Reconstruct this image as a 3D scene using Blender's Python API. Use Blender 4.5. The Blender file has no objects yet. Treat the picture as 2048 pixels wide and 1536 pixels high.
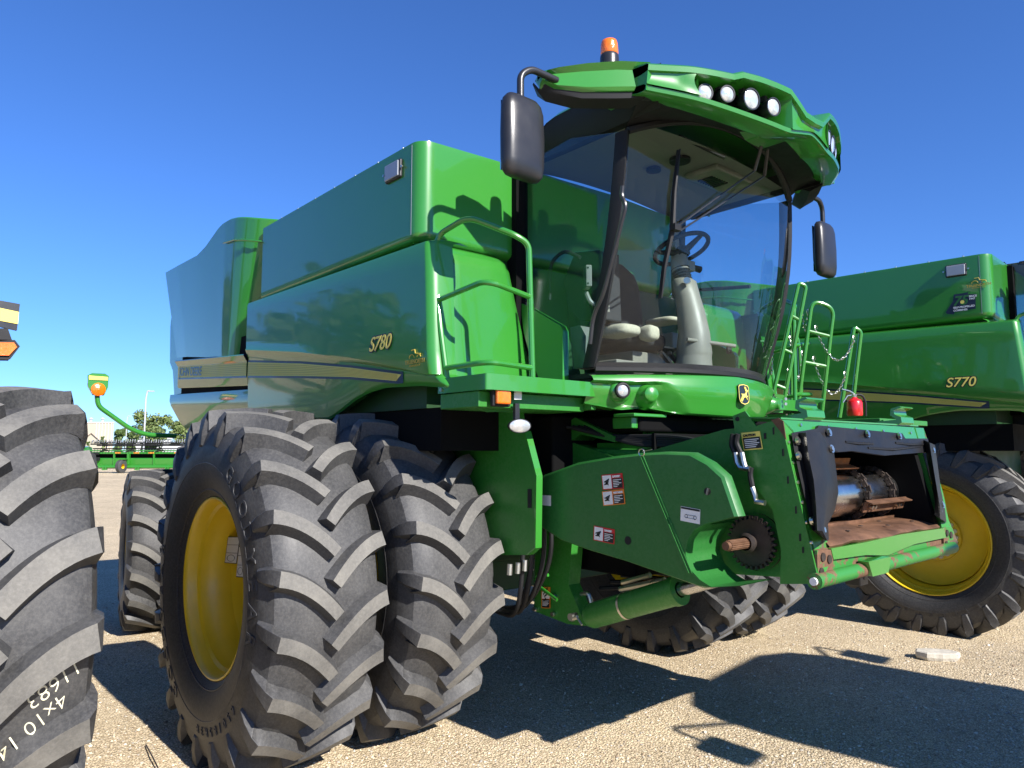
import bpy, bmesh, math, random
from mathutils import Vector, Matrix
R = math.radians
sc = bpy.context.scene
# ------------------------------------------------------------------ camera, world, sun, exposure
F = 1472.3; PIT = R(5.21); YAW = R(40.75)
CAM = Vector((4.373, -4.055, 1.748))
vf = Vector((-math.cos(YAW), math.sin(YAW), 0)); RT = Vector((vf.y, -vf.x, 0)); ZZ = Vector((0, 0, 1))
FWD = vf * math.cos(PIT) + ZZ * math.sin(PIT); UPV = -vf * math.sin(PIT) + ZZ * math.cos(PIT)
cd = bpy.data.cameras.new('camera'); cam = bpy.data.objects.new('camera', cd); sc.collection.objects.link(cam)
cd.sensor_fit = 'HORIZONTAL'; cd.sensor_width = 36; cd.lens = 36 * F / 2048; cd.clip_start = .05; cd.clip_end = 4000
m3 = Matrix((RT, UPV, -FWD)).transposed()
cam.matrix_world = Matrix.Translation(CAM) @ m3.to_4x4()
sc.camera = cam
SUN_EL = R(34); SUN_AZ = R(.8)            # direction towards the sun, azimuth from +x
w = bpy.data.worlds.new('World'); sc.world = w; w.use_nodes = True
nt = w.node_tree; bg = nt.nodes['Background']
sky = nt.nodes.new('ShaderNodeTexSky'); sky.sky_type = 'NISHITA'; sky.sun_disc = False
sky.sun_elevation = SUN_EL; sky.sun_rotation = R(90) - SUN_AZ
sky.air_density = 1.0; sky.dust_density = 0; sky.ozone_density = 10; sky.altitude = 300
tn = nt.nodes.new('ShaderNodeVectorMath'); tn.operation = 'MULTIPLY'; tn.inputs[1].default_value = (.82, .99, 1.26)
nt.links.new(sky.outputs[0], tn.inputs[0]); nt.links.new(tn.outputs[0], bg.inputs[0]); bg.inputs[1].default_value = .083
sl = bpy.data.lights.new('sun', 'SUN'); sl.energy = 5.0; sl.angle = R(.5); sl.color = (1, .955, .90)
so = bpy.data.objects.new('sun', sl); sc.collection.objects.link(so)
sdir = Vector((math.cos(SUN_EL) * math.cos(SUN_AZ), math.cos(SUN_EL) * math.sin(SUN_AZ), math.sin(SUN_EL)))
so.rotation_euler = sdir.to_track_quat('Z', 'Y').to_euler()
sc.view_settings.view_transform = 'Standard'; sc.view_settings.look = 'None'
sc.view_settings.exposure = .9; sc.view_settings.gamma = 1
sc.cycles.max_bounces = 10; sc.cycles.transparent_max_bounces = 24
# ------------------------------------------------------------------ measuring helper: where a sight line meets a real plane of the machine
def at(px, py, x=None, y=None, z=None, d=None, pl=None):
    q = FWD + RT * ((px - 1024) / F) + UPV * ((768 - py) / F)
    if x is not None: t = (x - CAM.x) / q.x
    elif y is not None: t = (y - CAM.y) / q.y
    elif z is not None: t = (z - CAM.z) / q.z
    elif pl is not None: n = Vector(pl[:3]); t = (pl[3] - n.dot(CAM)) / n.dot(q)
    else: t = d
    return CAM + q * t
# ------------------------------------------------------------------ materials
def _mat(name):
    m = bpy.data.materials.new(name); m.use_nodes = True
    return m, m.node_tree, m.node_tree.nodes['Principled BSDF']
def noise(nt, scale, detail=4, rough=.6, co=None):
    n = nt.nodes.new('ShaderNodeTexNoise'); n.inputs['Scale'].default_value = scale
    n.inputs['Detail'].default_value = detail; n.inputs['Roughness'].default_value = rough
    if co is not None: nt.links.new(co, n.inputs['Vector'])
    return n
def ramp(nt, src, stops):
    r = nt.nodes.new('ShaderNodeValToRGB'); e = r.color_ramp.elements
    while len(e) < len(stops): e.new(.5)
    for i, (p, c) in enumerate(stops): e[i].position = p; e[i].color = c if len(c) == 4 else (*c, 1)
    nt.links.new(src, r.inputs[0]); return r
def ocoord(nt):
    return nt.nodes.new('ShaderNodeTexCoord').outputs['Object']
def bump(nt, p, src, strength, dist=.01):
    b = nt.nodes.new('ShaderNodeBump'); b.inputs['Strength'].default_value = strength; b.inputs['Distance'].default_value = dist
    nt.links.new(src, b.inputs['Height']); nt.links.new(b.outputs[0], p.inputs['Normal']); return b
def simple(name, c, rough=.5, metal=0, coat=0, coat_r=.05, var=.12, scale=6, bmp=0, bscale=60, spec=.5):
    m, nt, p = _mat(name); co = ocoord(nt)
    n = noise(nt, scale, 5, .65, co)
    lo = tuple(x * (1 - var) for x in c); hi = tuple(min(1, x * (1 + var)) for x in c)
    r = ramp(nt, n.outputs[0], [(.3, lo), (.7, hi)])
    nt.links.new(r.outputs[0], p.inputs['Base Color'])
    rr = ramp(nt, n.outputs[0], [(.3, (rough * .85,) * 3), (.75, (min(1, rough * 1.2),) * 3)])
    nt.links.new(rr.outputs[0], p.inputs['Roughness'])
    p.inputs['Metallic'].default_value = metal; p.inputs['Coat Weight'].default_value = coat; p.inputs['Coat Roughness'].default_value = coat_r
    p.inputs['Specular IOR Level'].default_value = spec
    if bmp:
        b = noise(nt, bscale, 4, .6, co); bump(nt, p, b.outputs[0], bmp)
    return m
def paint(name, c, rough=.34, coat=.9, coat_r=.03, dust=.12, wav=.05):
    m, nt, p = _mat(name); co = ocoord(nt)
    n = noise(nt, 2.3, 6, .7, co); n2 = noise(nt, 45, 5, .75, co)
    mx = nt.nodes.new('ShaderNodeMath'); mx.operation = 'MULTIPLY'; nt.links.new(n.outputs[0], mx.inputs[0]); nt.links.new(n2.outputs[0], mx.inputs[1])
    f = ramp(nt, mx.outputs[0], [(.25, (0, 0, 0)), (.55, (dust,) * 3)])
    mix = nt.nodes.new('ShaderNodeMix'); mix.data_type = 'RGBA'
    nt.links.new(f.outputs[0], mix.inputs['Factor']); mix.inputs[6].default_value = (*c, 1); mix.inputs[7].default_value = (.3, .28, .22, 1)
    nt.links.new(mix.outputs[2], p.inputs['Base Color'])
    p.inputs['Roughness'].default_value = rough
    p.inputs['Coat Weight'].default_value = coat
    cr = ramp(nt, mx.outputs[0], [(.2, (coat_r,) * 3), (.5, (coat_r * 3.5,) * 3)]); nt.links.new(cr.outputs[0], p.inputs['Coat Roughness'])
    if wav:
        b = noise(nt, 1.6, 2, .5, co); bump(nt, p, b.outputs[0], wav, .05)
        nt.links.new([x for x in nt.nodes if x.type == 'BUMP'][0].outputs[0], p.inputs['Coat Normal'])
    return m
def chipped(name, c, chip, amount=.55, rough=.45, scale=7):
    m, nt, p = _mat(name); co = ocoord(nt)
    n = noise(nt, scale, 9, .72, co)
    f = ramp(nt, n.outputs[0], [(amount, (0, 0, 0)), (amount + .035, (1, 1, 1))])
    n2 = noise(nt, 40, 6, .7, co); r2 = ramp(nt, n2.outputs[0], [(.3, tuple(x * .6 for x in chip)), (.7, chip)])
    mix = nt.nodes.new('ShaderNodeMix'); mix.data_type = 'RGBA'
    nt.links.new(f.outputs[0], mix.inputs['Factor']); mix.inputs[6].default_value = (*c, 1); nt.links.new(r2.outputs[0], mix.inputs[7])
    nt.links.new(mix.outputs[2], p.inputs['Base Color'])
    rr = ramp(nt, f.outputs[0], [(0, (rough,) * 3), (1, (.8,) * 3)]); nt.links.new(rr.outputs[0], p.inputs['Roughness'])
    bump(nt, p, f.outputs[0], .15, .002); return m
def rubber(name, c1, c2, rough=.72):
    m, nt, p = _mat(name); co = ocoord(nt)
    n = noise(nt, 3.2, 8, .7, co); n2 = noise(nt, 70, 6, .8, co)
    r = ramp(nt, n.outputs[0], [(.35, c1), (.68, c2)])
    sp = ramp(nt, n2.outputs[0], [(.42, (0, 0, 0)), (.72, (1, 1, 1))])
    mix = nt.nodes.new('ShaderNodeMix'); mix.data_type = 'RGBA'; mix.blend_type = 'ADD'
    k = nt.nodes.new('ShaderNodeMath'); k.operation = 'MULTIPLY'; k.inputs[1].default_value = .05; nt.links.new(sp.outputs[0], k.inputs[0])
    nt.links.new(k.outputs[0], mix.inputs['Factor']); nt.links.new(r.outputs[0], mix.inputs[6]); mix.inputs[7].default_value = (1, .95, .85, 1)
    nt.links.new(mix.outputs[2], p.inputs['Base Color'])
    rr = ramp(nt, n.outputs[0], [(.3, (rough * .7,) * 3), (.7, (rough,) * 3)]); nt.links.new(rr.outputs[0], p.inputs['Roughness'])
    bump(nt, p, n2.outputs[0], .12, .004); return m
def glassm(name, tint, gloss=.03, ior=1.5):
    m = bpy.data.materials.new(name); m.use_nodes = True; nt = m.node_tree; nt.nodes.clear()
    o = nt.nodes.new('ShaderNodeOutputMaterial'); t = nt.nodes.new('ShaderNodeBsdfTransparent'); t.inputs[0].default_value = (*tint, 1)
    g = nt.nodes.new('ShaderNodeBsdfGlossy'); g.inputs['Roughness'].default_value = gloss
    fr = nt.nodes.new('ShaderNodeFresnel'); geo = nt.nodes.new('ShaderNodeNewGeometry'); mi = nt.nodes.new('ShaderNodeMath'); mi.operation = 'MULTIPLY_ADD'; mi.inputs[1].default_value = 1 / ior - ior; mi.inputs[2].default_value = ior
    nt.links.new(geo.outputs['Backfacing'], mi.inputs[0]); nt.links.new(mi.outputs[0], fr.inputs[0])     # same pane reflection from either side
    mx = nt.nodes.new('ShaderNodeMixShader'); nt.links.new(fr.outputs[0], mx.inputs[0]); nt.links.new(t.outputs[0], mx.inputs[1]); nt.links.new(g.outputs[0], mx.inputs[2])
    # a film of dust and dried streaks on the pane
    co = ocoord(nt); mp = nt.nodes.new('ShaderNodeMapping'); mp.inputs['Scale'].default_value = (26, 26, 2.0); nt.links.new(co, mp.inputs[0])
    n = noise(nt, 3.5, 6, .7, mp.outputs[0]); f = ramp(nt, n.outputs[0], [(.5, (.003,) * 3), (.85, (.028,) * 3)])
    d = nt.nodes.new('ShaderNodeBsdfDiffuse'); d.inputs[0].default_value = (.6, .6, .58, 1)
    m2 = nt.nodes.new('ShaderNodeMixShader'); nt.links.new(f.outputs[0], m2.inputs[0]); nt.links.new(mx.outputs[0], m2.inputs[1]); nt.links.new(d.outputs[0], m2.inputs[2])
    nt.links.new(m2.outputs[0], o.inputs[0]); return m
M = {}
M['green'] = paint('green_paint', (.028, .205, .02), dust=.04)
M['green_flat'] = paint('green_paint_chassis', (.022, .175, .018), rough=.5, coat=.25, coat_r=.18, dust=.10, wav=0)
M['green_plastic'] = paint('green_plastic', (.02, .135, .024), rough=.42, coat=.3, coat_r=.2, dust=.07, wav=0)
M['green_chip'] = chipped('green_paint_worn', (.03, .20, .02), (.12, .075, .045), .56)
M['green_rust'] = chipped('green_paint_rusting', (.03, .19, .03), (.17, .085, .045), .49, scale=4)
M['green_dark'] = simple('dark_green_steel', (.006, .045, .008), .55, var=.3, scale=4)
M['yellow'] = simple('yellow_wheel_paint', (.78, .53, .014), .4, coat=.3, coat_r=.2, var=.06, scale=5)
M['yel_dec'] = simple('yellow_decal', (.80, .66, .13), .55, coat=.05, var=.03)
M['yel_line'] = simple('gold_decal_line', (.50, .38, .05), .55, coat=.05, var=.03)
M['blk_dec'] = simple('black_decal', (.012, .014, .014), .35, coat=.3, var=.05)
M['navy_dec'] = simple('navy_decal', (.012, .02, .045), .35, coat=.3, var=.05)
M['flap'] = simple('draped_rubber', (.012, .012, .013), .48, var=.4, scale=6, coat=.12, coat_r=.3, bmp=.3, bscale=9, spec=.2)
M['white_dec'] = simple('white_decal', (.75, .75, .72), .5, var=.04)
M['red_dec'] = simple('red_decal', (.55, .02, .02), .45, var=.05)
M['or_dec'] = simple('orange_decal', (.75, .22, .02), .45, var=.05)
M['black'] = simple('black_plastic', (.010, .010, .011), .62, var=.2, bmp=.08, bscale=300, spec=.35)
M['void'] = simple('void_shade_black', (.005, .005, .005), .95, var=.2, spec=.1)  # deep shade put into the colour, for voids, gaps and recesses
M['black_sat'] = simple('black_satin_plastic', (.022, .022, .024), .33, var=.1, bmp=.05, bscale=400)
M['rub'] = rubber('tyre_rubber', (.026, .026, .027), (.060, .059, .058), .68)
M['rub_worn'] = rubber('tyre_rubber_worn', (.075, .072, .066), (.165, .156, .135), .88)
M['rub_side'] = rubber('tyre_sidewall', (.02, .02, .021), (.036, .035, .035), .6)
M['rubflap'] = simple('black_rubber_shield', (.009, .009, .010), .46, var=.35, scale=9, bmp=.12, bscale=18, spec=.3)
M['steel'] = simple('polished_steel', (.55, .54, .52), .24, metal=1, var=.15, scale=12)
M['zinc'] = simple('zinc_bolt', (.62, .6, .54), .3, metal=1, var=.1)
M['iron'] = simple('dark_iron', (.055, .042, .034), .6, metal=.5, var=.4, scale=15)
M['rust'] = simple('rusty_steel', (.15, .075, .04), .62, metal=.35, var=.45, scale=7, bmp=.15, bscale=50)
M['rust_or'] = simple('orange_rust', (.42, .16, .05), .75, var=.35, scale=22)
M['tan_pl'] = simple('taupe_plastic', (.19, .18, .145), .45, var=.08)
M['beige'] = simple('beige_fabric', (.42, .39, .29), .9, var=.15, scale=60, bmp=.3, bscale=220)
M['char'] = simple('charcoal_fabric', (.020, .022, .025), .9, var=.2, scale=50, bmp=.2, bscale=200)
M['liner'] = simple('headliner', (.17, .165, .14), .9, var=.06)
M['orange_lens'] = simple('amber_lens', (.85, .17, .008), .18, coat=.8, var=.15, scale=30, bmp=.3, bscale=60)
M['lens'] = simple('lamp_lens', (.72, .74, .76), .16, metal=.55, coat=1, var=.18, scale=25, bmp=.25, bscale=40)
M['red_pt'] = simple('red_paint', (.6, .012, .012), .3, coat=.6, var=.05)
M['grey_pl'] = simple('grey_lamp_plastic', (.30, .32, .35), .3, coat=.5, var=.1)
M['glass'] = glassm('cab_glass', (.88, .955, .955))
M['glass_side'] = glassm('side_glass', (.76, .86, .90))
M['mirrorg'] = simple('mirror_glass', (.8, .82, .85), .04, metal=1, var=.02)
M['chalk'] = simple('chalk_marks', (.75, .70, .50), .9, var=.1)
M['side_emb'] = simple('moulded_rubber_letters', (.045, .045, .047), .55, var=.1)
# ------------------------------------------------------------------ mesh helpers
COL = sc.collection
class MB:
    def __init__(s): s.v = []; s.f = []; s.m = []; s.cuts = []
    def cut(s): s.cuts.append(len(s.f))
    def build_each(s, name, mats, parent=None, **k):     # one object per piece between the cuts
        out = []; C_ = s.cuts + [len(s.f)]
        for a, b_ in zip(C_, C_[1:]):
            if b_ <= a: continue
            q = MB(); fs = s.f[a:b_]; lo = min(min(f) for f in fs); hi = max(max(f) for f in fs); q.v = s.v[lo:hi + 1]; q.f = [tuple(i - lo for i in f) for f in fs]; q.m = s.m[a:b_]
            out.append(q.build(name, mats, parent, **k))
        return out
    def add(s, vs, fs, mi=0):
        b = len(s.v); s.v += [tuple(p) for p in vs]; s.f += [tuple(b + i for i in f) for f in fs]; s.m += [mi] * len(fs)
    def box(s, a, b, mi=0, rz=0, c=None):
        x0, y0, z0 = a; x1, y1, z1 = b
        vs = [Vector(p) for p in ((x0, y0, z0), (x1, y0, z0), (x1, y1, z0), (x0, y1, z0), (x0, y0, z1), (x1, y0, z1), (x1, y1, z1), (x0, y1, z1))]
        if rz:
            c = Vector(c) if c else Vector(((x0 + x1) / 2, (y0 + y1) / 2, 0)); m = Matrix.Rotation(rz, 3, 'Z')
            vs = [m @ (p - c) + c for p in vs]
        s.add(vs, [(3, 2, 1, 0), (4, 5, 6, 7), (0, 1, 5, 4), (1, 2, 6, 5), (2, 3, 7, 6), (3, 0, 4, 7)], mi)
    def obox(s, c, ax, ay, az, h, mi=0):            # oriented box: centre, three axes, half sizes
        c = Vector(c); ax, ay, az = (Vector(a).normalized() for a in (ax, ay, az))
        vs = [c + ax * (i * h[0]) + ay * (j * h[1]) + az * (k * h[2]) for k in (-1, 1) for (i, j) in ((-1, -1), (1, -1), (1, 1), (-1, 1))]
        s.add(vs, [(3, 2, 1, 0), (4, 5, 6, 7), (0, 1, 5, 4), (1, 2, 6, 5), (2, 3, 7, 6), (3, 0, 4, 7)], mi)
    def prism(s, pts, off, mi=0, mi_side=None):     # polygon pts (3-D), extruded by vector off
        n = len(pts); off = Vector(off); pts = [Vector(p) for p in pts]
        vs = pts + [p + off for p in pts]
        s.add(vs, [tuple(range(n))[::-1], tuple(range(n, 2 * n))], mi)
        s.add(vs, [(i, (i + 1) % n, n + (i + 1) % n, n + i) for i in range(n)], mi if mi_side is None else mi_side)
    def tube(s, path, r, n=10, mi=0, caps=True, closed=False):
        P = [Vector(p) for p in path]; k = len(P)
        rs = r if isinstance(r, (list, tuple)) else [r] * k
        up = None; rings = []
        for i, p in enumerate(P):
            if closed: d = (P[(i + 1) % k] - P[i - 1])
            else: d = (P[min(i + 1, k - 1)] - P[max(i - 1, 0)])
            d.normalize()
            if up is None:
                up = Vector((0, 0, 1)) if abs(d.z) < .9 else Vector((1, 0, 0))
            a = (up - d * up.dot(d)).normalized(); b = d.cross(a); up = a
            rings.append([p + (a * math.cos(t) + b * math.sin(t)) * rs[i] for t in [2 * math.pi * j / n for j in range(n)]])
        s.loft(rings, mi, closed_ring=True, closed_len=closed, caps=caps and not closed)
    def loft(s, rings, mi=0, closed_ring=False, closed_len=False, caps=False):
        k = len(rings); n = len(rings[0]); vs = [p for r in rings for p in r]; fs = []
        for i in range(k if closed_len else k - 1):
            i2 = (i + 1) % k
            for j in range(n if closed_ring else n - 1):
                j2 = (j + 1) % n; fs.append((i * n + j, i * n + j2, i2 * n + j2, i2 * n + j))
        if caps: fs += [tuple(range(n))[::-1], tuple(range((k - 1) * n, k * n))]
        s.add(vs, fs, mi)
    def lathe(s, prof, c=(0, 0, 0), axis=(0, 1, 0), n=48, mi=0, a0=0, a1=2 * math.pi):   # prof = [(t along axis, radius)]
        ax = Vector(axis).normalized(); u = Vector((1, 0, 0)) if abs(ax.x) < .8 else Vector((0, 0, 1))
        u = (u - ax * u.dot(ax)).normalized(); v = ax.cross(u); c = Vector(c)
        full = abs(a1 - a0 - 2 * math.pi) < 1e-6; k = n if full else n + 1
        rings = [[c + ax * t + (u * math.cos(a) + v * math.sin(a)) * r for a in [a0 + (a1 - a0) * j / n for j in range(k)]] for t, r in prof]
        s.loft(rings, mi, closed_ring=full)
    def disc(s, c, nrm, r, n=20, mi=0, ry=None, thick=0.004):
        nrm = Vector(nrm).normalized(); u = Vector((0, 0, 1)) if abs(nrm.z) < .9 else Vector((1, 0, 0))
        u = (u - nrm * u.dot(nrm)).normalized(); v = nrm.cross(u); c = Vector(c); ry = ry or r
        s.prism([c + u * math.cos(2 * math.pi * j / n) * ry + v * math.sin(2 * math.pi * j / n) * r for j in range(n)], nrm * thick, mi)
    def build(s, name, mats, parent=None, smooth=35, bevel=0, seg=2, loc=None, recalc=True):
        me = bpy.data.meshes.new(name); me.from_pydata(s.v, [], s.f)
        for m in (mats if isinstance(mats, (list, tuple)) else [mats]): me.materials.append(M[m] if isinstance(m, str) else m)
        for p, mi in zip(me.polygons, s.m): p.material_index = mi
        if recalc:
            bm = bmesh.new(); bm.from_mesh(me); bmesh.ops.recalc_face_normals(bm, faces=bm.faces); bm.to_mesh(me); bm.free()
        me.shade_smooth() if smooth else me.shade_flat()
        if smooth: me.set_sharp_from_angle(angle=R(smooth))
        o = bpy.data.objects.new(name, me); COL.objects.link(o)
        if parent is not None: o.parent = parent
        if loc is not None: o.location = loc
        if bevel:
            b = o.modifiers.new('bevel', 'BEVEL'); b.width = bevel; b.segments = seg; b.limit_method = 'ANGLE'; b.angle_limit = R(40); b.harden_normals = True
        return o
def empty(name, label, cat, loc=(0, 0, 0), rz=0, group=None):
    o = bpy.data.objects.new(name, None); o.empty_display_size = .3; COL.objects.link(o); o.location = loc; o.rotation_euler = (0, 0, rz)
    o['label'] = label; o['category'] = cat
    if group: o['group'] = group
    return o
def tag(o, label=None, cat=None, group=None, kind=None):
    if label: o['label'] = label
    if cat: o['category'] = cat
    if group: o['group'] = group
    if kind: o['kind'] = kind
    return o
def copy_tree(o, parent=None):
    c = o.copy(); COL.objects.link(c)
    if parent is not None: c.parent = parent
    for ch in [x for x in bpy.data.objects if x.parent == o]: copy_tree(ch, c)
    return c
def resample(pts, n):
    P = [Vector(p) for p in pts]; L = [0]
    for a, b in zip(P, P[1:]): L.append(L[-1] + (b - a).length)
    out = []
    for i in range(n):
        t = L[-1] * i / (n - 1); k = 0
        while k < len(L) - 2 and L[k + 1] < t: k += 1
        f = (t - L[k]) / max(1e-9, L[k + 1] - L[k]); out.append(P[k].lerp(P[k + 1], min(1, f)))
    return out
def crom(x, tab):                                    # smooth curve through the table
    n = len(tab); k = 0
    if x <= tab[0][0]: return tab[0][1]
    if x >= tab[-1][0]: return tab[-1][1]
    while x > tab[k + 1][0]: k += 1
    x1, y1 = tab[k]; x2, y2 = tab[k + 1]; h = x2 - x1; t = (x - x1) / h
    m1 = (y2 - tab[k - 1][1]) / (x2 - tab[k - 1][0]) if k > 0 else (0 if abs(x1) < 1e-6 else (y2 - y1) / h)
    m2 = (tab[k + 2][1] - y1) / (tab[k + 2][0] - x1) if k + 2 < n else (y2 - y1) / h
    return (2*t**3 - 3*t*t + 1) * y1 + (t**3 - 2*t*t + t) * h * m1 + (-2*t**3 + 3*t*t) * y2 + (t**3 - t*t) * h * m2
def smooth_path(pts, r=.05, seg=5):                 # rounds the corners of a tube path
    P = [Vector(p) for p in pts]; out = [P[0]]
    for i in range(1, len(P) - 1):
        a, b, c = P[i - 1], P[i], P[i + 1]; u = (a - b); v = (c - b); k = min(r, u.length * .45, v.length * .45)
        p0 = b + u.normalized() * k; p1 = b + v.normalized() * k
        for j in range(seg + 1):
            t = j / seg; out.append(p0 * (1 - t) ** 2 + b * (2 * t * (1 - t)) + p1 * t * t)
    out.append(P[-1]); return out
def interp(x, tab):
    if x <= tab[0][0]: return tab[0][1]
    for (a, b), (c, d) in zip(tab, tab[1:]):
        if x <= c: return b + (d - b) * (x - a) / (c - a)
    return tab[-1][1]
def text(name, s, size, o, ex, ey, mat, parent, depth=.002, shear=0, align='LEFT', bold=0, label=None):
    """lettering as a mesh: o = origin, ex = reading direction, ey = up direction"""
    cu = bpy.data.curves.new(name, 'FONT'); cu.body = s; cu.size = size; cu.extrude = depth / 2; cu.shear = shear; cu.align_x = align; cu.offset = bold
    to = bpy.data.objects.new('tmp', cu); COL.objects.link(to); dg = bpy.context.evaluated_depsgraph_get(); dg.update()
    me = bpy.data.meshes.new_from_object(to.evaluated_get(dg)); COL.objects.unlink(to); bpy.data.objects.remove(to); bpy.data.curves.remove(cu)
    me.materials.clear(); me.materials.append(M[mat]); me.name = name
    ex = Vector(ex).normalized(); ey = Vector(ey); ey = (ey - ex * ey.dot(ex)).normalized(); ez = ex.cross(ey)
    mt = Matrix.Translation(Vector(o)) @ Matrix((ex, ey, ez)).transposed().to_4x4(); me.transform(mt)
    ob = bpy.data.objects.new(name, me); COL.objects.link(ob); ob.parent = parent
    if label: ob['label'] = label
    return ob
# ------------------------------------------------------------------ wheels
def tyre_mesh(R_=1.03, W=.66, rr=.50, n=21, lugw=.052, deep=.058, flat_side=False, style=0):
    """agricultural tyre, axle along Y; chevrons point down at +x (rolls towards +x)"""
    b = MB(); h = W / 2; Rc = R_ - deep; k = (R_ - rr)
    half = [(0, Rc), (.25 * W, Rc - .006), (.37 * W, Rc - .022), (.43 * W, Rc - .05), (.462 * W, Rc - .095), (.485 * W, Rc - .16), (.5 * W, Rc - k * .48), (.495 * W, rr + k * .3), (.46 * W, rr + k * .13), (.425 * W, rr + .028), (.40 * W, rr + .005), (.37 * W, rr - .012)]
    prof = [(-a, r) for a, r in half[::-1]] + half[1:]
    b.lathe(prof, n=96, mi=0); nr = len(prof) - 1
    b.m = [2 if (k // 96 < 6 or k // 96 >= nr - 6) else 0 for k in range(len(b.f))]
    # raised bead ring and moulded rings on the sidewalls
    for sgn in (-1, 1):
        for rr2, t in ((rr + .045, .006), (rr + k * .38, .004)):
            yb = interp(-rr2, sorted([(-r, a) for a, r in half]))
            b.tube([(math.cos(a) * rr2, sgn * (yb - .001), math.sin(a) * rr2) for a in [2 * math.pi * i / 72 for i in range(72)]], t, 5, 2, closed=True)
    U = .445 * W
    def crown(u): return R_ - .02 * (abs(u) / U) ** 2
    def base(u): return interp(abs(u), half) - .006 if False else Rc - .006 - interp(abs(u) / W, [(0, 0), (.25, .006), (.37, .022), (.45, .07)])
    for sgn in (-1, 1):
        for i in range(n):
            th0 = 2 * math.pi * (i + (.5 if sgn > 0 else 0)) / n
            rings = []; N = 9
            for q in range(N + 1):
                t = q / N; u = -.008 + (U + .008) * t
                if style == 0: a = U * (1.15 * t - .475 * t * t); da = 1.15 - .95 * t
                else: a = U * (.9 * t + .1 * t * t); da = .9 + .2 * t
                nu, na = -da, 1.0; L = math.hypot(nu, na); nu /= L; na /= L
                wd = lugw * (.92 + .28 * t) / 1; ring = []
                for (s1, ww, rad) in ((-1, wd / 2 + .02, base(u)), (-1, wd / 2, crown(u)), (1, wd / 2, crown(u)), (1, wd / 2 + .026, base(u))):
                    uu = u + nu * ww * s1; aa = a + na * ww * s1
                    uu = min(uu, U + .012)
                    ring.append((uu, aa / Rc, rad))
                rings.append(ring)
            aL = U * (1.15 - .475) if style == 0 else U; 
            for (ut, rt, ub, rb, ww) in ((.475 * W, R_ - .062, .43 * W, Rc - .055, lugw * .62), (.498 * W, Rc - .075, .455 * W, Rc - .10, lugw * .55), (.497 * W, Rc - .15, .478 * W, Rc - .16, lugw * .36)):
                aL += .012
                rings.append([(ub, (aL - ww - .02) / Rc, rb), (ut, (aL - ww) / Rc, rt), (ut, (aL + ww) / Rc, rt), (ub, (aL + ww + .02) / Rc, rb)])
            pts = [[Vector((math.cos(th0 + a) * r, sgn * u, math.sin(th0 + a) * r)) for (u, a, r) in ring] for ring in rings]
            nn = len(pts); vs = [p for r in pts for p in r]; f0 = []; f1 = []
            for q in range(nn - 1):
                for j in range(3):
                    fc = (q * 4 + j, q * 4 + j + 1, q * 4 + j + 5, q * 4 + j + 4)
                    (f1 if (j == 1 and q < N) else f0).append(fc)
            f0.append((3, 2, 1, 0)); f0.append(tuple((nn - 1) * 4 + j for j in range(4)))
            b.add(vs, f0, 0); b.add(vs, f1, 1)
    return b
def rim_mesh(rr=.508, W=.56, dish=.12, bolts=False, sgn=-1):
    """outer side is -Y for sgn=-1"""
    b = MB(); h = W / 2; s = -1 if sgn < 0 else 1
    P = [(h - .01, rr - .004), (h, rr + .004), (h + .014, rr), (h + .015, rr - .008), (h + .006, rr - .016), (h - .02, rr - .024), (h - .06, rr - .032), (h - .075, rr - .048), (h - .14, rr - .052), (h - .155, rr - .062), (h - .26, rr - .064), (dish + .0, rr - .075), (dish - .03, rr - .11), (dish - .05, rr * .55), (dish - .05, .235), (dish - .03, .21), (dish - .03, .0)]
    b.lathe([(s * t, r) for t, r in P], n=72, mi=0)
    b.lathe([(s * (dish - .06), rr - .085), (-s * (h - .02), rr - .04), (-s * (h + .016), rr)], n=72, mi=0)
    # hub with its ring of nuts
    if bolts: b.lathe([(s * (dish - .03), .245), (s * (dish - .012), .24), (s * (dish - .012), .17)], n=48, mi=0)
    b.lathe([(s * (dish - .03), .20), (s * (dish + .0), .195), (s * (dish + .0), .12), (s * (dish + .05), .11), (s * (dish + .055), 0)], n=36, mi=0)
    for i in range(12 if not bolts else 20):
        a = 2 * math.pi * i / (12 if not bolts else 20)
        rb_ = .16 if not bolts else .205
        b.disc((math.cos(a) * rb_, s * (dish + (.001 if not bolts else -.012)), math.sin(a) * rb_), (0, s, 0), .018 if not bolts else .021, 8, 1, thick=.028)
    return b
_wc = {}
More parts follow.
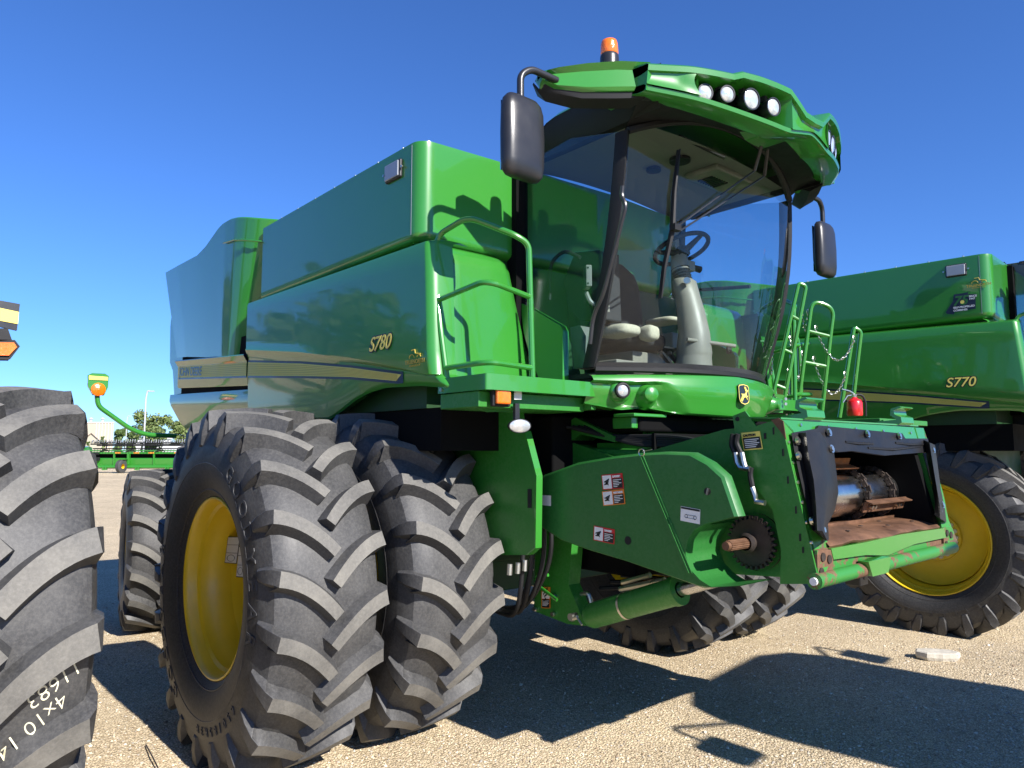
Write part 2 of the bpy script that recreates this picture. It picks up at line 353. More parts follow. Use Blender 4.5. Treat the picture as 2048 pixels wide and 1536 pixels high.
def wheel(parent, loc, kind, spin=0, face=-1, steer=0, label=None):
    if kind not in _wc:
        kw, rk = {'dual': (dict(R_=1.03, W=.65, rr=.508, n=21, lugw=.060, deep=.066), dict(rr=.508, W=.50, dish=-.02)),
                  'single': (dict(R_=.955, W=.62, rr=.55, n=24, lugw=.06, style=1), dict(rr=.55, W=.48, dish=.03, bolts=True)),
                  'rear': (dict(R_=.80, W=.62, rr=.33, n=18, lugw=.055, deep=.055), dict(rr=.335, W=.5, dish=.0)),
                  'tractor': (dict(R_=1.05, W=.76, rr=.55, n=17, lugw=.088, deep=.075), dict(rr=.55, W=.6, dish=.05))}[kind]
        tb = tyre_mesh(**kw); rb = rim_mesh(**rk)
        t0 = tb.build('tyre', ['rub', 'rub_worn', 'rub_side'], None, smooth=28, recalc=True); r0 = rb.build('rim', ['yellow', 'zinc'], None, smooth=35)
        _wc[kind] = (t0.data, r0.data); bpy.data.objects.remove(t0); bpy.data.objects.remove(r0)
    wo = bpy.data.objects.new('wheel', None); COL.objects.link(wo); wo.parent = parent; wo.location = loc; wo.rotation_euler = (0, 0, steer); wo.empty_display_size = .2
    if label: wo['label'] = label
    t = bpy.data.objects.new('tyre', _wc[kind][0]); r = bpy.data.objects.new('rim', _wc[kind][1])
    for o in (t, r): COL.objects.link(o); o.parent = wo
    bv = t.modifiers.new('bevel', 'BEVEL'); bv.width = .006; bv.segments = 2; bv.limit_method = 'ANGLE'; bv.angle_limit = R(38)
    t.rotation_euler = (0, spin, 0)
    if face > 0: r.rotation_euler = (0, 0, math.pi)
    return wo

def ring_text(name, s, radius, yprof, size, a0, mat, parent, sgn=-1, spread=1.05):
    """raised lettering set round a tyre sidewall; baseline towards the rim; a0 = angle of the middle letter"""
    vs = []; fs = []; n = len(s); step = size * spread / radius
    for i, ch in enumerate(s):
        if ch == ' ': continue
        cu = bpy.data.curves.new('c', 'FONT'); cu.body = ch; cu.size = size; cu.extrude = .002; cu.align_x = 'CENTER'; cu.offset = .001
        to = bpy.data.objects.new('tmp', cu); COL.objects.link(to); dg = bpy.context.evaluated_depsgraph_get(); me = bpy.data.meshes.new_from_object(to.evaluated_get(dg)); bpy.data.objects.remove(to); bpy.data.curves.remove(cu)
        a = a0 - (i - (n - 1) / 2) * step; up = Vector((math.cos(a), 0, math.sin(a))); ex = Vector((math.sin(a), 0, -math.cos(a)))
        b = len(vs); vs += [up * (radius + v.co.y) + ex * v.co.x + Vector((0, sgn * (v.co.z + .003), 0)) for v in me.vertices]; vs = [Vector((p.x, sgn * yprof(math.hypot(p.x, p.z)) + p.y, p.z)) if k >= b else p for k, p in enumerate(vs)]; fs += [tuple(b + k for k in p.vertices) for p in me.polygons]
        bpy.data.meshes.remove(me)
    q = MB(); q.v = [tuple(v) for v in vs]; q.f = fs; q.m = [0] * len(fs); return q.build(name, mat, parent, smooth=0)
# ================================================================== the combine harvester (local frame: +x forward, +y its left, z up)
YU = lambda z: -1.80 + .024 * max(0, z - 2.3) / .7       # upper face of the side doors, leaning a little inwards
CRZ = [(-1.64, 2.59), (-.6, 2.462), (.14, 2.347), (.74, 2.23), (1.03, 2.165)]     # crease of the front side door
def side_door(root, sgn):
    """front side door: top roll, upper face, crease, lower face with the decal, wheel arch"""
    N = 46; mb = MB()
    arch = [(-1.56, 2.008), (-.19, 1.963), (0, 2.02), (.15, 2.073), (.33, 2.112), (.518, 2.129), (.9, 2.115), (1.164, 2.086)]
    rows = []
    def row(fz, y, x0, x1, inn=0):
        pts = []
        for i in range(N):
            t = i / (N - 1); x = x0 + (x1 - x0) * t; z = fz(x); pts.append(Vector((x, y(z) if callable(y) else y, z)))
        # front return, rolled edge turning inwards
        p = pts[-1]
        for dx, dy in ((.003, .0002), (.012, .004), (.026, .013), (.040, .032), (.047, .06), (.049, .16)): pts.append(Vector((p.x + dx, p.y + dy, p.z)))
        rows.append(pts)
    top = lambda x: 2.985 + (x + 1.64) * -.018
    row(lambda x: top(x) - .004, -1.66, -1.64, .97)
    row(lambda x: top(x) + .008, -1.72, -1.64, .97)
    row(lambda x: top(x) - .01, lambda z: YU(z) + .008, -1.645, .972)
    row(lambda x: top(x) - .03, YU, -1.645, .975)
    for k in range(1, 6):
        f = k / 6
        row(lambda x, f=f: (top(x) - .03) * (1 - f) + (interp(x, CRZ) + .008) * f, YU, -1.645 + .03 * f, .975 + (1.05 - .975) * f)
    row(lambda x: interp(x, CRZ) + .004, YU, -1.612, 1.052)
    th = lambda x: .075 * (1 - (x + 1.6) / 2.65) + .006      # depth of the shoulder tapers to nothing at the front
    row(lambda x: interp(x, CRZ) - th(x) * .1, lambda z: -1.797, -1.612, 1.055)
    row(lambda x: interp(x, CRZ) - th(x), lambda z: -1.768, -1.61, 1.065)
    row(lambda x: interp(x, arch) + .13 * (1 if x < 0 else max(.25, 1 - x)), lambda z: -1.766, -1.60, 1.11)
    row(lambda x: interp(x, arch) + .012, lambda z: -1.752, -1.595, 1.14)
    row(lambda x: interp(x, arch), lambda z: -1.738, -1.592, 1.145)
    row(lambda x: interp(x, arch) + .03, lambda z: -1.66, -1.592, 1.14)
    mb.loft(rows, 0)
    if sgn > 0: mb.v = [(x, -y, z) for x, y, z in mb.v]
    o = mb.build('side_door', 'green', root, smooth=40)
    # thin dark seal at the rear edge of the door
    s = MB(); s.prism([(-1.66, -1.74, 2.96), (-1.635, -1.74, 2.96), (-1.60, -1.74, 2.02), (-1.625, -1.74, 2.02)], (0, .1, 0))
    if sgn > 0: s.v = [(x, -y, z) for x, y, z in s.v]
    s.build('door_seal', 'black', o, smooth=0)
    return o
def rear_shroud(root, sgn):
    """tall rear engine shroud whose front corner rolls inwards, lower door and tail sheet"""
    xy = [(-1.30, -1.50), (-1.40, -1.58), (-1.50, -1.665), (-1.60, -1.74), (-1.72, -1.79), (-1.86, -1.818), (-2.1, -1.825), (-2.5, -1.82), (-3.0, -1.815), (-3.5, -1.81), (-3.96, -1.80)]
    topz = [(-3.96, 3.66), (-2.88, 3.625), (-2.63, 3.66), (-2.45, 3.71), (-2.30, 3.752), (-2.18, 3.768), (-2.0, 3.765), (-1.8, 3.735), (-1.59, 3.69), (-1.3, 3.64)]
    botz = [(-3.96, 2.70), (-3.46, 2.675), (-1.6, 2.54), (-1.3, 2.53)]
    rows = []; D = []
    for i, (x, y) in enumerate(xy):
        D.append((x, y))
    xs = [d[0] for d in D]
    # refine the columns
    cols = resample([(x, y, 0) for x, y in D], 60)
    mb = MB(); ring = []
    K = 10
    for k in range(K + 1):
        f = k / K; r = []
        for p in cols:
            zt = interp(p.x, topz); zb = interp(p.x, botz); z = zt + (zb - zt) * f
            # the shroud narrows downwards at its front corner, and leans in towards the rear bottom
            nar = max(0, min(1, (p.x + 2.3) / 1.0)); x = p.x - .36 * f * nar + (.42 * f * max(0, min(1, (-p.x - 2.6) / 1.3)))
            r.append(Vector((x, p.y - .0 + .03 * f, z)))
        ring.append(r)
    ring = [[Vector((p.x, p.y + .05, p.z - .01)) for p in ring[0]], [Vector((p.x, p.y + .012, p.z + .012)) for p in ring[0]]] + ring
    mb.loft(ring, 0)
    mir = (lambda m: setattr(m, 'v', [(x, -y, z) for x, y, z in m.v])) if sgn > 0 else (lambda m: None)
    mir(mb); o = mb.build('rear_shroud', 'green', root, smooth=45)
    st = MB(); st.tube([(x, y - .012, interp(x, topz) - .19) for x, y in D[1:7]], .008, 6); mir(st); st.build('shroud_rib', 'green', o)
    # shoulder + lower rear door
    lo = MB()
    def band(rows): lo.loft([resample(r, 24) for r in rows], 0)
    band([[(-3.50, -1.77, 2.668), (-1.64, -1.77, 2.55)], [(-3.50, -1.795, 2.664), (-1.64, -1.795, 2.546)], [(-3.50, -1.80, 2.655), (-1.64, -1.80, 2.537)], [(-3.49, -1.768, 2.60), (-1.63, -1.768, 2.475)], [(-3.49, -1.766, 2.40), (-1.615, -1.766, 2.30)], [(-3.485, -1.757, 2.385), (-1.614, -1.757, 2.285)], [(-3.48, -1.70, 2.38), (-1.614, -1.70, 2.28)]])
    mir(lo); lo.build('rear_door', 'green', root, smooth=40)
    # tail sheet under the door
    tl = MB()
    tl.loft([resample(r, 24) for r in ([(-3.80, -1.66, 2.34), (-1.62, -1.70, 2.26)], [(-3.80, -1.745, 2.335), (-1.62, -1.745, 2.255)], [(-3.78, -1.755, 2.27), (-1.61, -1.755, 2.19)], [(-3.74, -1.752, 2.22), (-1.60, -1.752, 2.13)], [(-3.62, -1.70, 2.06), (-1.58, -1.72, 2.0)], [(-3.42, -1.63, 1.90), (-2.95, -1.64, 1.82), (-1.57, -1.69, 1.92)], [(-3.40, -1.5, 1.89), (-2.95, -1.5, 1.81), (-1.57, -1.5, 1.91)])], 0)
    tl.loft([[Vector((-3.80, -1.2, 2.335)), Vector((-3.80, -1.745, 2.335))], [Vector((-3.78, -1.2, 2.27)), Vector((-3.78, -1.755, 2.27))], [Vector((-3.74, -1.2, 2.22)), Vector((-3.74, -1.752, 2.22))], [Vector((-3.62, -1.2, 2.06)), Vector((-3.62, -1.70, 2.06))], [Vector((-3.42, -1.2, 1.90)), Vector((-3.42, -1.63, 1.90))]], 0)
    mir(tl); tl.build('tail_sheet', 'green', root, smooth=40)
    sl = MB()   # rear corner slab behind the shroud
    sl.prism([(-3.98, -1.70, 3.42), (-3.60, -1.70, 3.45), (-3.45, -1.70, 2.68), (-3.50, -1.70, 2.34), (-3.82, -1.70, 2.34), (-3.90, -1.70, 2.60), (-4.02, -1.70, 2.70), (-4.06, -1.70, 3.10)], (0, .5, 0))
    mir(sl); sl.build('rear_corner_panel', 'green', root, smooth=30, bevel=.03, seg=3)
def tank(root):
    mb = MB(); r = .09; xf = .82; yh = 1.71
    arc = [(xf - r + r * math.cos(a), yh - r + r * math.sin(a)) for a in [math.pi / 2 * i / 6 for i in range(7)]]
    path = [(xf, y) for y in (0, .5, 1.0, 1.3, 1.6)] + arc + [(.70, yh), (.5, yh), (-.5, yh), (-1.3, yh - .0), (-1.50, yh), (-1.52, yh)] + [(-1.54, yh - .5)]
    left = [(xf, 0), (xf, .4), (xf, .66), (xf - .01, .70), (xf - .04, .735), (xf - .09, .75), (.12, .75), (.04, .76), (.0, .80), (.0, 1.2), (.0, 1.60), (-.02, 1.66), (-.07, 1.70), (-.12, 1.71), (-.4, yh), (-1.3, yh), (-1.50, yh), (-1.52, yh), (-1.54, yh - .5)]
    full = [(x, -y) for x, y in path[::-1]] + left[1:]
    front = lambda x, y: .05 * (1 - abs(y) / 1.71) if x > .7 else 0
    sec = [(3.60, -.05), (3.602, -.006), (3.597, .003), (3.585, .004), (3.56, .004), (3.3, .004), (3.05, .004), (3.02, .004), (3.005, -.004), (2.99, -.025), (2.975, -.07)]
    rings = [[Vector((x + (d if x > .5 else 0), y + (d if y > 1.6 else -d if y < -1.6 else 0), z + front(x, y) * (1 if z > 3.5 else 0))) for x, y in full] for z, d in sec]
    mb.loft(rings, 0, closed_ring=True)
    mb.add([(xf - .06, -1.64, 3.57), (xf - .06, .70, 3.57), (-.05, .70, 3.57), (-.05, 1.64, 3.57), (-1.5, 1.64, 3.57), (-1.5, -1.64, 3.57)], [(0, 1, 2, 3, 4, 5)])
    o = mb.build('grain_tank', 'green', root, smooth=40)
    # folded tank covers rising a little above the rim behind the cab
    c = MB(); c.box((-1.3, -1.5, 3.56), (-.1, 1.5, 3.63)); c.box((-.1, -1.5, 3.56), (.62, .6, 3.63)); c.build('tank_cover', 'green_dark', root, bevel=.01)
    # top rim bolts and edge line
    e = MB()
    for i in range(7): e.disc((-1.2 + i * .3, -1.69, 3.602), (0, 0, 1), .009, 8, thick=.012)
    for s in (-1, 1): e.box((.812, s * 1.7085 - .003, 3.03), (.818, s * 1.7085 + .003, 3.59)) if False else None
    e.build('rim_bolts', 'zinc', o)
    e = MB(); e.box((.732, -1.7152, 3.03), (.735, -1.7135, 3.585)); e.build('panel_seam', 'grey_pl', o, smooth=0)
    return o
def front_wall(root):
    """sheet below the tank between the side doors and the cab, lit from the front"""
    for s in (-1, 1):
        mb = MB()
        prof = [(.80, 2.985), (.83, 2.968), (.86, 2.935), (.88, 2.88), (.89, 2.78), (.90, 2.6), (.91, 2.4), (.93, 2.12)]
        ys = [-1.70, -1.62, -1.45, -1.25, -1.12, -1.06, -1.02, -.98]
        xo = [-.04, -.004, 0, 0, 0, -.02, -.07, -.16]
        slide = lambda y, z: y + .20 * max(0, min(1, (1.45 + y) / .35)) * max(0, min(1, (2.95 - z) / .8)) ** 1.3       # inner edge sweeps towards the cab lower down
        prof = [(a_[0] + (b_[0] - a_[0]) * t_ / 4, a_[1] + (b_[1] - a_[1]) * t_ / 4) for a_, b_ in zip(prof, prof[1:]) for t_ in range(4)] + [prof[-1]]
        rings = [[Vector((x + o - (.03 if abs(y) > 1.65 else 0), -s * slide(y, z), z)) for y, o in zip(ys, xo)] for x, z in prof]
        mb.loft(rings, 0); w_ = mb.build('front_wall', 'green', root, smooth=50)
        g = MB(); g.box((.78, min(-s * -1.0, -s * -.9), 2.1), (.87, max(-s * -1.0, -s * -.9), 3.6 if s < 0 else 2.85)); g.build('wall_gap', 'void', w_, smooth=0)  # near-black box put in the gap as shade
        #     t = MB(); t.tube([(.99, s * 1.655, 2.93), (1.05, s * 1.655, 2.5), (1.14, s * 1.655, 2.12)], .016, 8); t.build('seal', 'black', w_)
def core(root):
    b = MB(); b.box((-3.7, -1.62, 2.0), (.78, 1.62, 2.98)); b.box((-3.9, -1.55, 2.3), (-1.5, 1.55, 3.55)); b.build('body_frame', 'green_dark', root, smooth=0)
    b = MB(); b.box((-3.45, -1.74, 2.22), (-1.66, -1.62, 2.72)); b.box((-3.45, 1.62, 2.22), (-1.66, 1.74, 2.72)); b.box((-1.0, -1.6, 1.75), (.9, 1.6, 2.0)); b.build('gap_shade_fill', 'void', root, smooth=0)  # near-black filler boxes set behind the panel gaps as shade
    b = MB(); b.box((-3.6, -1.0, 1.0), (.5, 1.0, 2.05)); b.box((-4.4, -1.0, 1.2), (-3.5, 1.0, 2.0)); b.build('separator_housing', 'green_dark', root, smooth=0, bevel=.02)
    # axles
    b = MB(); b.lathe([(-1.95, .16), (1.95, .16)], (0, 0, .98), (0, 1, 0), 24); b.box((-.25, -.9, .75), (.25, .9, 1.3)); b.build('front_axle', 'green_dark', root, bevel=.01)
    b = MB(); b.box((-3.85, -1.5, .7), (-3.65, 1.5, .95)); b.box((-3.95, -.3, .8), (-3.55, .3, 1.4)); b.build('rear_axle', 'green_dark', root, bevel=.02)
def grow_emblem(parent, c, ex, ey, s, name='emblem'):
    """rounded black shield with a yellow rim and the yellow leaping deer"""
    ex = Vector(ex).normalized(); ey = Vector(ey).normalized(); ez = ex.cross(ey).normalized(); c = Vector(c)
    P = lambda x, y, k=0: c + ex * (x * s) + ey * (y * s) + ez * k
    def shield(k):
        raw = [(-.42, .5), (0, .56), (.42, .5), (.5, .40), (.5, -.2), (.44, -.40), (.3, -.5), (0, -.57), (-.3, -.5), (-.44, -.40), (-.5, -.2), (-.5, .40)]
        return [(x * k, y * k) for x, y in raw]
    a = MB(); a.prism([P(x, y) for x, y in shield(1.0)], ez * .006)
    root_ = a.build(name, 'blk_dec', parent, smooth=0)
    b = MB(); pts = shield(.95); pin = shield(.885); n = len(pts)
    vs = [P(x, y, .0075) for x, y in pts] + [P(x, y, .0075) for x, y in pin]
    b.add(vs, [(i, (i + 1) % n, n + (i + 1) % n, n + i) for i in range(n)]); b.build('emblem_rim', 'yel_dec', root_, smooth=0, recalc=False)
    deer = MB()
    for poly in ([(-.24, -.06), (-.16, .02), (-.02, .0), (.10, .06), (.16, .16), (.22, .17), (.26, .10), (.20, .06), (.19, -.04), (.12, -.14), (-.02, -.16), (-.12, -.20), (-.22, -.16)],
                 [(.14, .10), (.10, .20), (.15, .28), (.24, .25), (.33, .20), (.32, .17), (.23, .14)],
                 [(.10, .22), (.04, .30), (.0, .40), (.03, .40), (.08, .32), (.10, .40), (.13, .40), (.12, .30), (.18, .36), (.2, .34), (.14, .24)],
                 [(.10, -.06), (.18, -.10), (.30, -.06), (.31, -.09), (.18, -.16), (.08, -.14)],
                 [(.12, -.10), (.22, -.20), (.24, -.28), (.21, -.28), (.17, -.20), (.06, -.13)],
                 [(-.22, -.08), (-.30, -.22), (-.38, -.34), (-.34, -.35), (-.26, -.26), (-.14, -.16)],
                 [(-.18, -.12), (-.20, -.26), (-.30, -.38), (-.26, -.39), (-.16, -.28), (-.08, -.16)],
                 [(-.23, -.05), (-.30, .02), (-.26, .03), (-.20, -.01)]):
        deer.prism([P(x * 1.02 + .02, y * 1.02, .006) for x, y in poly], ez * .004)
    deer.v = [tuple(c + (Vector(p) - c) * 1.18) for p in deer.v] if False else deer.v
    deer.build('leaping_deer', 'yel_dec', root_, smooth=0)
    return root_
def door_decals(root, model, dealer=(.985, 2.215)):
    """striped band, model number, dealer mark; drawn just proud of the sheet metal"""
    y0 = -1.7705
    def strip(px0, px1, top, bot, mat, name, dy=0, nose=0):
        N = 40; b = MB(); T = []; B = []
        for i in range(N):
            x = px0 + (px1 - px0) * i / (N - 1); T.append(Vector((x, y0 - dy, top(x)))); B.append(Vector((x, y0 - dy, bot(x))))
        if nose: B[-1] = Vector((px1 - nose, y0 - dy, bot(px1)))
        b.loft([T, B], 0); o = b.build(name, mat, root, smooth=0); return o
    tp = lambda x: interp(x, [(-1.61, 2.478), (-.6, 2.375), (.14, 2.281), (.74, 2.19)])
    bt = lambda x: interp(x, [(-1.61, 2.365), (-.6, 2.285), (.14, 2.222), (.70, 2.155)])
    strip(-1.605, .76, lambda x: tp(x) + .016, lambda x: bt(x) - .016, 'navy_dec', 'stripe_border')
    st = strip(-1.605, .74, tp, bt, 'yel_dec', 'stripe_band', .0012, .06)
    for k in range(1, 7):
        f = k / 7; strip(-1.604, .70, lambda x: tp(x) + (bt(x) - tp(x)) * f + .0018, lambda x: tp(x) + (bt(x) - tp(x)) * f - .0018, 'yel_line', 'stripe_line', .0022)
    # its continuation on the rear door
    tr = lambda x: 2.478 + (-1.61 - x) * .066; br = lambda x: 2.365 + (-1.61 - x) * .066
    strip(-3.46, -1.64, lambda x: tr(x) + .016, lambda x: br(x) - .016, 'navy_dec', 'stripe_border')
    strip(-3.46, -1.64, tr, br, 'yel_dec', 'stripe_band', .0012)
    for k in range(1, 7):
        f = k / 7; strip(-3.0, -1.64, lambda x: tr(x) + (br(x) - tr(x)) * f + .0018, lambda x: tr(x) + (br(x) - tr(x)) * f - .0018, 'yel_line', 'stripe_line', .0022)
    text('maker_lettering', 'JOHN DEERE', .118, (-3.42, y0 - .0032, 2.505), (1, 0, -.066), (0, 0, 1), 'blk_dec', root, .001, bold=.002)
    # model number on the upper face
    a = Vector((.42, -1.8035, 2.352)); b2 = Vector((1, -.0, .0)); up = (0, .07, 1)
    text('model_number_outline', model, .125, a + Vector((-.0, 0, .0)), b2, up, 'blk_dec', root, .001, .22, bold=.009)
    text('model_number', model, .125, a + Vector((0, -.0022, 0)), b2, up, 'yel_dec', root, .001, .22, bold=.0012)
def dealer_mark(root, c, y, s, mat='yel_line'):
    x, z = c
    text('dealer_lettering', 'TRUENORTH', s, (x, y, z), (1, 0, 0), (0, 0, 1), mat, root, .001, align='CENTER', bold=.001)
    text('dealer_lettering_small', 'EQUIPMENT.COM', s * .42, (x, y, z - s * .5), (1, 0, 0), (0, 0, 1), mat, root, .001, align='CENTER')
    b = MB()
    for cx, r in ((-.9, .75), (1.3, .55)):
        b.tube([(x + (cx + r * math.cos(a)) * s, y, z + (1.0 + r * math.sin(a) * .8) * s) for a in [math.pi * i / 10 for i in range(11)]], s * .09, 4)
    b.tube([(x - 1.0 * s, y, z + 2.3 * s), (x + .1 * s, y, z + 2.35 * s), (x + .25 * s, y, z + 1.7 * s), (x + 1.8 * s, y, z + 1.5 * s)], s * .09, 4)
    b.build('dealer_symbol', mat, root, smooth=0)
def marker_lamp(root, c, w=.085, h=.10, name='tank_lamp'):
    x, y, z = c
    b = MB(); b.box((x - .09, y - .022, z - .06), (x + .09, y + .01, z + .06)); o = b.build(name, 'black_sat', root, bevel=.012)
    b = MB(); b.box((x - .078, y - .03, z - .049), (x + .078, y - .02, z + .049)); b.build('lamp_lens', 'grey_pl', o, bevel=.01)
    b = MB(); b.disc((x + .105, y - .012, z + .0), (0, -1, 0), .008, 8, thick=.01); b.disc((x - .105, y - .012, z), (0, -1, 0), .008, 8, thick=.01); b.build('screw', 'zinc', o)
def deck(root, s):
    """small service platform beside the cab, with hoop rail (s = -1 right side)"""
    m = lambda p: (p[0], -s * p[1], p[2]) if s > 0 else p
    b = MB(); poly = [(1.06, -1.74), (1.47, -1.73), (1.485, -1.70), (1.485, -.93), (1.06, -.93)]
    b.prism([m((x, y, 2.06)) for x, y in poly], (0, 0, .082)); o = b.build('deck', 'green', root, bevel=.008)
    b = MB()
    for x in (1.10,): 
        for z in (2.08, 2.118): b.disc(m((x, -1.741, z)), (0, s, 0), .011, 8, thick=.008)
    b.build('deck_bolt', 'zinc', o)
    b = MB(); r = .0165
    A = [(1.115, -1.715, 2.14), (1.07, -1.735, 2.45), (.985, -1.715, 2.86), (1.0, -1.70, 2.975), (1.215, -1.655, 3.035), (1.43, -1.50, 2.915), (1.455, -1.42, 2.875), (1.455, -1.395, 2.14)]
    b.tube(smooth_path([m(p) for p in A], .07), r, 10)
    b.tube(smooth_path([m(p) for p in ((1.045, -1.73, 2.585), (1.40, -1.70, 2.63), (1.455, -1.66, 2.62), (1.455, -1.405, 2.58))], .05), r * .95, 10)
    b.tube(smooth_path([m(p) for p in ((1.11, -1.72, 2.20), (1.40, -1.70, 2.205), (1.455, -1.66, 2.205), (1.455, -1.40, 2.195))], .05), r * .95, 10)
    b.build('deck_rail', 'green', o)
    return o
def arm_and_mirror(root, s):
    m = lambda p: Vector((p[0], -s * p[1], p[2])) if s > 0 else Vector(p)
    b = MB()
    # fairing: lofted wing from the roof corner out to the tip
    secs = []
    for (x, y, zt, zb, d, sh) in ((1.955, -1.00, 3.845, 3.675, .20, 0), (1.86, -1.13, 3.845, 3.665, .19, 0), (1.74, -1.27, 3.832, 3.665, .17, 0), (1.64, -1.385, 3.81, 3.685, .13, 0), (1.60, -1.43, 3.795, 3.72, .08, 0), (1.592, -1.442, 3.775, 3.735, .04, 0)):
        h = zt - zb
        secs.append([m((x, y, zb + .02)), m((x + .012, y, zb + h * .22)), m((x - .012, y, zb + h * .80)), m((x + .022, y, zt)), m((x - d * .4, y, zt + .012)), m((x - d, y, zt - .02)), m((x - d, y, zb + .05)), m((x - d * .5, y, zb - .005))])
    b.loft(secs, 0, closed_ring=True, caps=True); f = b.build('mirror_arm_fairing', 'green', root, smooth=30)
    u = MB(); u.loft([[p + Vector((-.012, 0, -.002)) for p in (r[0], r[7], r[6])] + [p + Vector((-.02, 0, -.035 * min(1, k))) for p in (r[6], r[7], r[0])] for r, k in zip(secs[:-1], (1.3, 1.2, 1, .7, .3))], 0, closed_ring=True, caps=True)
    u.build('fairing_underside', 'black', f, smooth=30)
    j = MB(); j.prism([m(p) for p in ((1.955, -.995, 3.85), (1.955, -.995, 3.665), (1.80, -.995, 3.665), (1.80, -.995, 3.85))], m((0.05, .05, 0)) - m((0, 0, 0))); j.build('fairing_joint', 'black_sat', root, bevel=.01)
    b = MB(); b.tube(smooth_path([m(p) for p in ((1.64, -1.38, 3.745), (1.63, -1.56, 3.75), (1.62, -1.625, 3.70), (1.62, -1.625, 3.52))], .09, 8), .019, 12); mo = b.build('mirror', 'black_sat', root)
    # rounded mirror housing
    h = MB(); rings = []
    for (z, w, d, ox) in ((3.135, .070, .02, 0), (3.142, .105, .040, 0), (3.165, .125, .055, 0), (3.22, .132, .062, 0), (3.36, .134, .064, 0), (3.50, .130, .058, 0), (3.545, .120, .048, 0), (3.57, .098, .034, 0), (3.578, .06, .018, 0)):
        ring = []
        for i in range(24):
            a = 2 * math.pi * i / 24; c, sn = math.cos(a), math.sin(a); e = .55
            X = abs(c) ** e * (1 if c > 0 else -1) * d; Y = abs(sn) ** e * (1 if sn > 0 else -1) * w
            ring.append(m((1.62 + X * (1 if X > 0 else .4), -1.62 + Y, z)))
        rings.append(ring)
    h.loft(rings, 0, closed_ring=True, caps=True); h.build('mirror_housing', 'black_sat', mo, smooth=60)
    g = MB(); g.prism([m(p) for p in ((1.594, -1.735, 3.17), (1.594, -1.505, 3.17), (1.594, -1.505, 3.54), (1.594, -1.735, 3.54))], (-.006, 0, 0)); g.build('mirror_glass', 'mirrorg', mo, smooth=0)
WT = lambda y: Vector((1.89 - .16 * (y / .9) ** 2, y, 3.76 - .185 * abs(y / .9) ** 2.2))      # windscreen top edge
WB = lambda y: Vector((1.80 - .345 * abs(y / .9) ** 2, y, 2.235))                          # windscreen foot
def WS(y, t):                                    # windscreen surface, t=0 foot .. 1 top
    a, b = WB(y), WT(y); p = a.lerp(b, t); p.x += .07 * math.sin(math.pi * t) * (.5 + .5 * abs(y)); p.y *= 1 + .03 * math.sin(math.pi * t); return p
